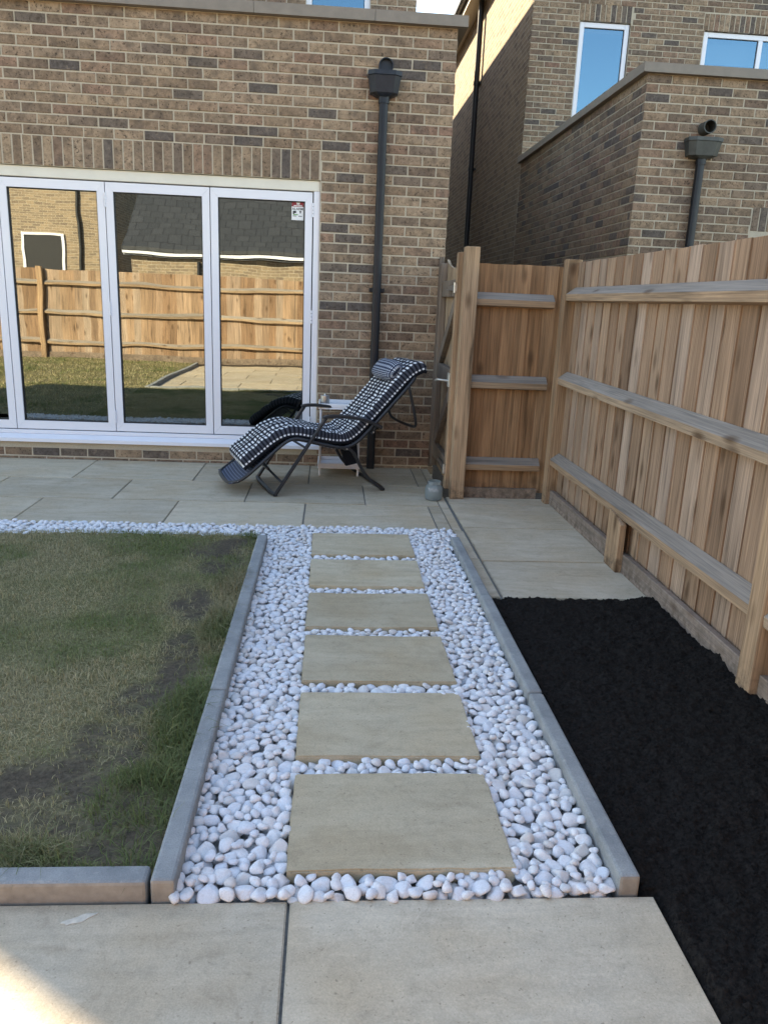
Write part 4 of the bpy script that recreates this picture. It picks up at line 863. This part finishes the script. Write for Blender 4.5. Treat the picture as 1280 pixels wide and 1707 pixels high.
MB().prism([(-18.7, 3.1), (-18.7, 3.25), (-23.0, 9.6), (-23.0, 9.45)], -9.3, 9.3, lambda p, q, t: (t, p, q)).build('roof', M['gasket'], added_house)  # near-black roof added to keep bright sky out of the door reflection

# ------------------------------------------------------------------ reclining chair
CB = Vector((.42, 5.72, 0)); CU = Vector((-.957, -.291, 0)); CV = Vector((-.291, .957, 0)); CWD = .60
def C(s, w, z): return tuple(CB+CU*s+CV*w+Vector((0, 0, z)))
chair = thing('recliner', tuple(CB+CU*.45+CV*.3), 'black framed reclining garden chair with black and white checked cushion on the terrace', 'recliner')
for w in (0.0, CWD):
    MB().tube([C(.452, w, .575), C(.830, w, .012)], .013, 12, flat=(.011, .0185), up=tuple(CV)).build('front_leg', M['black_metal'], chair)
    MB().tube(smooth_path([C(.345, w*.94+.018, .345), C(.245, w*.94+.018, .325), C(.165, w*.94+.018, .155), C(.075, w*.94+.018, .062), C(0, w*.94+.018, .014)], 2), .0125, 12, flat=(.011, .0185), up=tuple(CV)).build('rear_leg', M['black_metal'], chair)
    ww = .028 if w == 0 else CWD-.028
    a = MB(); a.tube(smooth_path([C(.480, w, .562), C(.44, w, .578), C(.27, w, .568), C(.13, w, .535), C(.035, w, .488)], 2), .02, 14, flat=(.024, .0125)); a.build('armrest', M['black_metal'], chair)
    MB().tube([C(.075, w, .505), C(.085, ww, .455), C(.10, ww, .440)], .010, 10).build('arm_bracket', M['black_metal'], chair)
    MB().tube([C(.70, ww, .405), C(.60, w, .345)], .008, 8).build('knee_strut', M['black_metal'], chair)
    bt = MB()
    for s_, z_ in ((.452, .562), (.575, .385), (.775, .095), (.30, .335), (.10, .455)):
        wo = -.011 if w == 0 else CWD+.011; bt.tube([C(s_, wo-.004*(1 if w == 0 else -1)*-1, z_), C(s_, wo+.004*(1 if w == 0 else -1)*-1, z_)], .0065, 8)
    bt.build('bolts', M['steel'], chair)
MB().tube([C(.828, -.006, .013), C(.842, .10, .013), C(.842, .50, .013), C(.828, CWD+.006, .013)], .013, 12, flat=(.0165, .010)).build('front_foot_bar', M['black_metal'], chair)
MB().tube([C(.000, .012, .013), C(-.012, .10, .013), C(-.012, .49, .013), C(0, CWD-.02, .013)], .013, 12, flat=(.0165, .010)).build('rear_foot_bar', M['black_metal'], chair)
W0, W1 = .028, CWD-.028
def side(w): return [(.325, w, .335), (.50, w, .372), (.62, w, .405), (.69, w, .415), (.76, w, .385), (.93, w, .235), (1.06, w, .125)]
loop = [C(*p) for p in side(W0)] + [C(1.125, W0+.05, .098), C(1.15, W0+.11, .088), C(1.15, W1-.11, .088), C(1.125, W1-.05, .098)] + [C(*p) for p in side(W1)[::-1]]
MB().tube(smooth_path(loop, 2), .0125, 12).build('seat_frame', M['black_metal'], chair)
bl = [C(.325, W0, .335), C(.225, W0, .36), C(.12, W0, .462), C(-.10, W0, .70), C(-.215, W0, .825), C(-.255, W0+.05, .868), C(-.27, W0+.12, .885), C(-.27, W1-.12, .885), C(-.255, W1-.05, .868), C(-.215, W1, .825), C(-.10, W1, .70), C(.12, W1, .462), C(.225, W1, .36), C(.325, W1, .335)]
MB().tube(smooth_path(bl, 2), .0125, 12).build('back_frame', M['black_metal'], chair)
st = [C(-.175, W0-.016, .785), C(-.222, W0-.016, .62), C(-.252, W0-.01, .50), C(-.262, W0+.06, .468), C(-.262, W1-.06, .468), C(-.252, W1+.01, .50), C(-.222, W1+.016, .62), C(-.175, W1+.016, .785)]
MB().tube(smooth_path(st, 2), .011, 12).build('back_stand', M['black_metal'], chair)
MB().tube([C(.775, .01, .095), C(.87, .20, .20)], .009, 10).build('link_bar', M['black_metal'], chair); MB().tube([C(.845, .15, .172), C(.885, .23, .216)], .013, 10).build('link_cap', M['steel'], chair)
MB().tube([C(.575, .0, .385), C(.575, CWD, .385)], .009, 10).build('cross_bar', M['black_metal'], chair); MB().tube([C(.30, .02, .325), C(.30, CWD-.02, .325)], .009, 10).build('cross_bar', M['black_metal'], chair)
def arc(P):
    P = np.array(P); return np.concatenate([[0], np.cumsum(np.linalg.norm(np.diff(P, axis=0), axis=1))])
def dense(P, n):
    Q = np.array([p[:] for p in smooth_path([(a, b, 0) for a, b in P], 3)])[:, :2]; t = arc(Q); u = np.linspace(0, t[-1], n); return np.stack([np.interp(u, t, Q[:, 0]), np.interp(u, t, Q[:, 1])], 1), u
# sling
prof, L = dense([(1.145, .092), (1.06, .122), (.93, .228), (.76, .374), (.69, .402), (.5, .355), (.36, .318), (.24, .345), (.12, .452), (-.1, .692), (-.255, .862)], 60)
v = []; f = []; uvs = []
for i, (s_, z_) in enumerate(prof):
    for j in range(9):
        w_ = .055+(CWD-.11)*j/8; sag = .012*math.sin(math.pi*j/8); v.append(C(s_, w_, z_-sag)); uvs.append((L[i], w_, 0))
for i in range(59):
    for j in range(8): f.append((i*9+j, i*9+j+1, i*9+j+10, i*9+j+9))
me = bpy.data.meshes.new('sling'); me.from_pydata(v, [], f); me.update(); at = me.attributes.new('guv', 'FLOAT_VECTOR', 'POINT'); at.data.foreach_set('vector', np.array(uvs, np.float32).ravel())
so = link('sling', me, M['sling'], chair); md = so.modifiers.new('thick', 'SOLIDIFY'); md.thickness = .003
lc = MB()
for i in range(2, 58):
    s_, z_ = prof[i]
    for w0, w1 in ((W0, .062), (CWD-.062, W1)): lc.tube([C(s_, w0, z_+.003), C(s_, w1, z_)], .0022, 5)
lc.build('elastic_lacing', M['lace'], chair)
# cushion: a tufted pad following the sling
prof, L = dense([(1.045, .205), (1.03, .218), (.93, .300), (.80, .405), (.69, .440), (.55, .412), (.42, .385), (.29, .372), (.21, .410), (.10, .520), (-.10, .738), (-.215, .862), (-.30, .905), (-.33, .895)], 130)
T = np.gradient(prof, axis=0); T /= np.linalg.norm(T, axis=1)[:, None]; Nn = np.stack([T[:, 1], -T[:, 0]], 1)
if Nn[60, 1] < 0: Nn = -Nn
NWD = 44; v = []; f = []; uv = []; tot = L[-1]
for i in range(130):
    for j in range(NWD):
        fw = j/(NWD-1); w_ = .045+(CWD-.09)*fw; e = min(1, min(fw, 1-fw)/.10); ee = min(1, min(L[i], tot-L[i])/.05)
        rim = math.sqrt(max(0, 1-(1-e)**2))*math.sqrt(max(0, 1-(1-ee)**2))
        tuft = 0
        for (tl, tw) in ((.16, .27), (.16, .73), (.36, .27), (.36, .73), (.72, .28), (.72, .72), (.86, .28), (.86, .72), (1.06, .28), (1.06, .72), (1.24, .28), (1.24, .72)):
            dd = ((L[i]-tl)/.075)**2+((fw-tw)/.15)**2; tuft += .020*math.exp(-dd)
        cross = sum(.008*math.exp(-((L[i]-q)/.018)**2) for q in (.27, .52, .80, .97, 1.15))
        wr = .0025*math.sin(L[i]*70+fw*3)*math.sin(fw*9+L[i]*11)
        th = (.062*rim-tuft*rim-cross*rim+wr*rim+.006)
        v.append(C(prof[i, 0]+Nn[i, 0]*th, w_, prof[i, 1]+Nn[i, 1]*th)); uv.append((L[i], w_*.40+(.052-th)*.25*(1 if fw < .5 else -1), 0))
nb_ = len(v)
for i in range(130):
    for j in range(NWD):
        fw = j/(NWD-1); w_ = .045+(CWD-.09)*fw; v.append(C(prof[i, 0]-Nn[i, 0]*.018, w_, prof[i, 1]-Nn[i, 1]*.018)); uv.append((L[i], w_, 0))
for i in range(129):
    for j in range(NWD-1): a = i*NWD+j; f.append((a, a+NWD, a+NWD+1, a+1))
nf_top = len(f)
for i in range(129):
    for j in range(NWD-1): a = nb_+i*NWD+j; f.append((a, a+1, a+NWD+1, a+NWD))
    for j in (0, NWD-1): a = i*NWD+j; f.append((a, a+NWD, nb_+a+NWD, nb_+a) if j else (a, nb_+a, nb_+a+NWD, a+NWD))
for i in (0, 129):
    for j in range(NWD-1): a = i*NWD+j; f.append((a, a+1, nb_+a+1, nb_+a) if i == 0 else (a, nb_+a, nb_+a+1, a+1))
me = bpy.data.meshes.new('cushion'); me.from_pydata(v, [], f); me.update(); at = me.attributes.new('guv', 'FLOAT_VECTOR', 'POINT'); at.data.foreach_set('vector', np.array(uv, np.float32).ravel())
me.materials.append(M['gingham']); me.materials.append(M['dark_cloth']); mi = np.ones(len(f), np.int32); mi[:nf_top] = 0; me.polygons.foreach_set('material_index', mi); me.polygons.foreach_set('use_smooth', [True]*len(f))
cushion = link('cushion', me, None, chair)
# head pillow
v = []; f = []; uv = []; n1_, n2_ = 26, 22; c0 = Vector(C(-.135, .30, .858)); ax = CV; d1 = Vector(tuple(CU*.66+Vector((0, 0, -.75)))).normalized(); d2 = d1.cross(ax).normalized()
if d2.z < 0: d2 = -d2
for i in range(n1_):
    t = i/(n1_-1)*2-1; e = (1-abs(t)**5)**.5 if abs(t) < 1 else .0
    for j in range(n2_):
        a = 2*math.pi*j/n2_; ca, sa = math.cos(a), math.sin(a); ca = math.copysign(abs(ca)**.7, ca); sa = math.copysign(abs(sa)**.8, sa)
        p = c0+ax*t*.20+d1*ca*.084*(.35+.65*e)+d2*(sa*.056*e+.040); v.append(tuple(p)); uv.append((a*.06, t*.185, 0))
for i in range(n1_-1):
    for j in range(n2_): f.append((i*n2_+j, i*n2_+(j+1) % n2_, (i+1)*n2_+(j+1) % n2_, (i+1)*n2_+j))
f += [tuple(range(n2_)), tuple((n1_-1)*n2_+j for j in range(n2_))[::-1]]
me = bpy.data.meshes.new('pillow'); me.from_pydata(v, [], f); me.update(); at = me.attributes.new('guv', 'FLOAT_VECTOR', 'POINT'); at.data.foreach_set('vector', np.array(uv, np.float32).ravel()); me.polygons.foreach_set('use_smooth', [True]*len(f))
link('head_pillow', me, M['gingham_fine'], chair)
pk = MB(); pk.add([C(.26, .30, .33), C(.13, .30, .43), C(.10, .30, .16), C(.20, .30, .14), C(.26, .34, .33), C(.13, .34, .43), C(.10, .34, .16), C(.20, .34, .14)], [(0, 1, 2, 3), (4, 7, 6, 5), (0, 4, 5, 1), (1, 5, 6, 2), (2, 6, 7, 3), (3, 7, 4, 0)]); pk.build('hanging_flap', M['dark_cloth'], chair)

# ------------------------------------------------------------------ side table, tin, jar
TX0, TX1, TY0, TY1 = -.085, .26, 6.20, 6.50
tb = thing('side_table', ((TX0+TX1)/2, (TY0+TY1)/2, 0), 'small white two-tier side table against the brick wall behind the recliner', 'table')
def tray(z, name):
    m = MB(); m.box(TX0, TX1, TY0, TY1, z-.014, z, .004)
    for (a, b, c, e) in ((TX0, TX1, TY0, TY0+.012), (TX0, TX1, TY1-.012, TY1), (TX0, TX0+.012, TY0+.012, TY1-.012), (TX1-.012, TX1, TY0+.012, TY1-.012)): m.box(a, b, c, e, z+.0005, z+.030, .004)
    m.build(name, M['white_plastic'], tb)
tray(.555, 'table_top'); tray(.075, 'shelf')
for a in (TX0+.018, TX1-.018):
    for b in (TY0+.018, TY1-.018): MB().tube([(a, b, 0), (a, b, .541)], .009, 10).build('leg', M['white_plastic'], tb)
tn = thing('tin', (-.035, 6.33, .556), 'small silver metal tin with lid standing on the white side table', 'tin')
MB().lathe([(.0, .0), (.036, .0), (.037, .004), (.037, .066), (.035, .068)], (-.035, 6.33, .556), 26).build('can', M['steel'], tn)
MB().lathe([(.0385, .066), (.0385, .080), (.036, .083), (.010, .084), (.008, .094), (0, .096)], (-.035, 6.33, .556), 26).build('lid', M['steel'], tn)
jx, jy = .775, 5.505
jr = thing('glass_jar', (jx, jy, 0), 'frosted glass jar standing on the terrace edge beside the gate post', 'jar')
MB().lathe([(0, .0), (.050, .0), (.060, .008), (.064, .03), (.064, .075), (.058, .100), (.046, .115), (.046, .140), (.042, .140), (.042, .116), (.054, .098), (.059, .074), (.059, .030), (.054, .012), (0, .010)], (jx, jy, .001), 32).build('glass', M['jar'], jr)
h = MB()
for z in (.118, .126, .134): h.tube([(jx+.0475*math.cos(a*math.pi/12), jy+.0475*math.sin(a*math.pi/12), z) for a in range(24)], .0022, 6, closed=True)
h.build('neck_thread', M['jar'], jr)
MB().tube([(jx+.0660*math.cos(a), jy+.0660*math.sin(a), .085+.012*math.sin((a+2)*14)) for a in np.linspace(-2.35, -1.2, 40)], .0022, 6).build('embossed_mark', M['white_plastic'], jr)
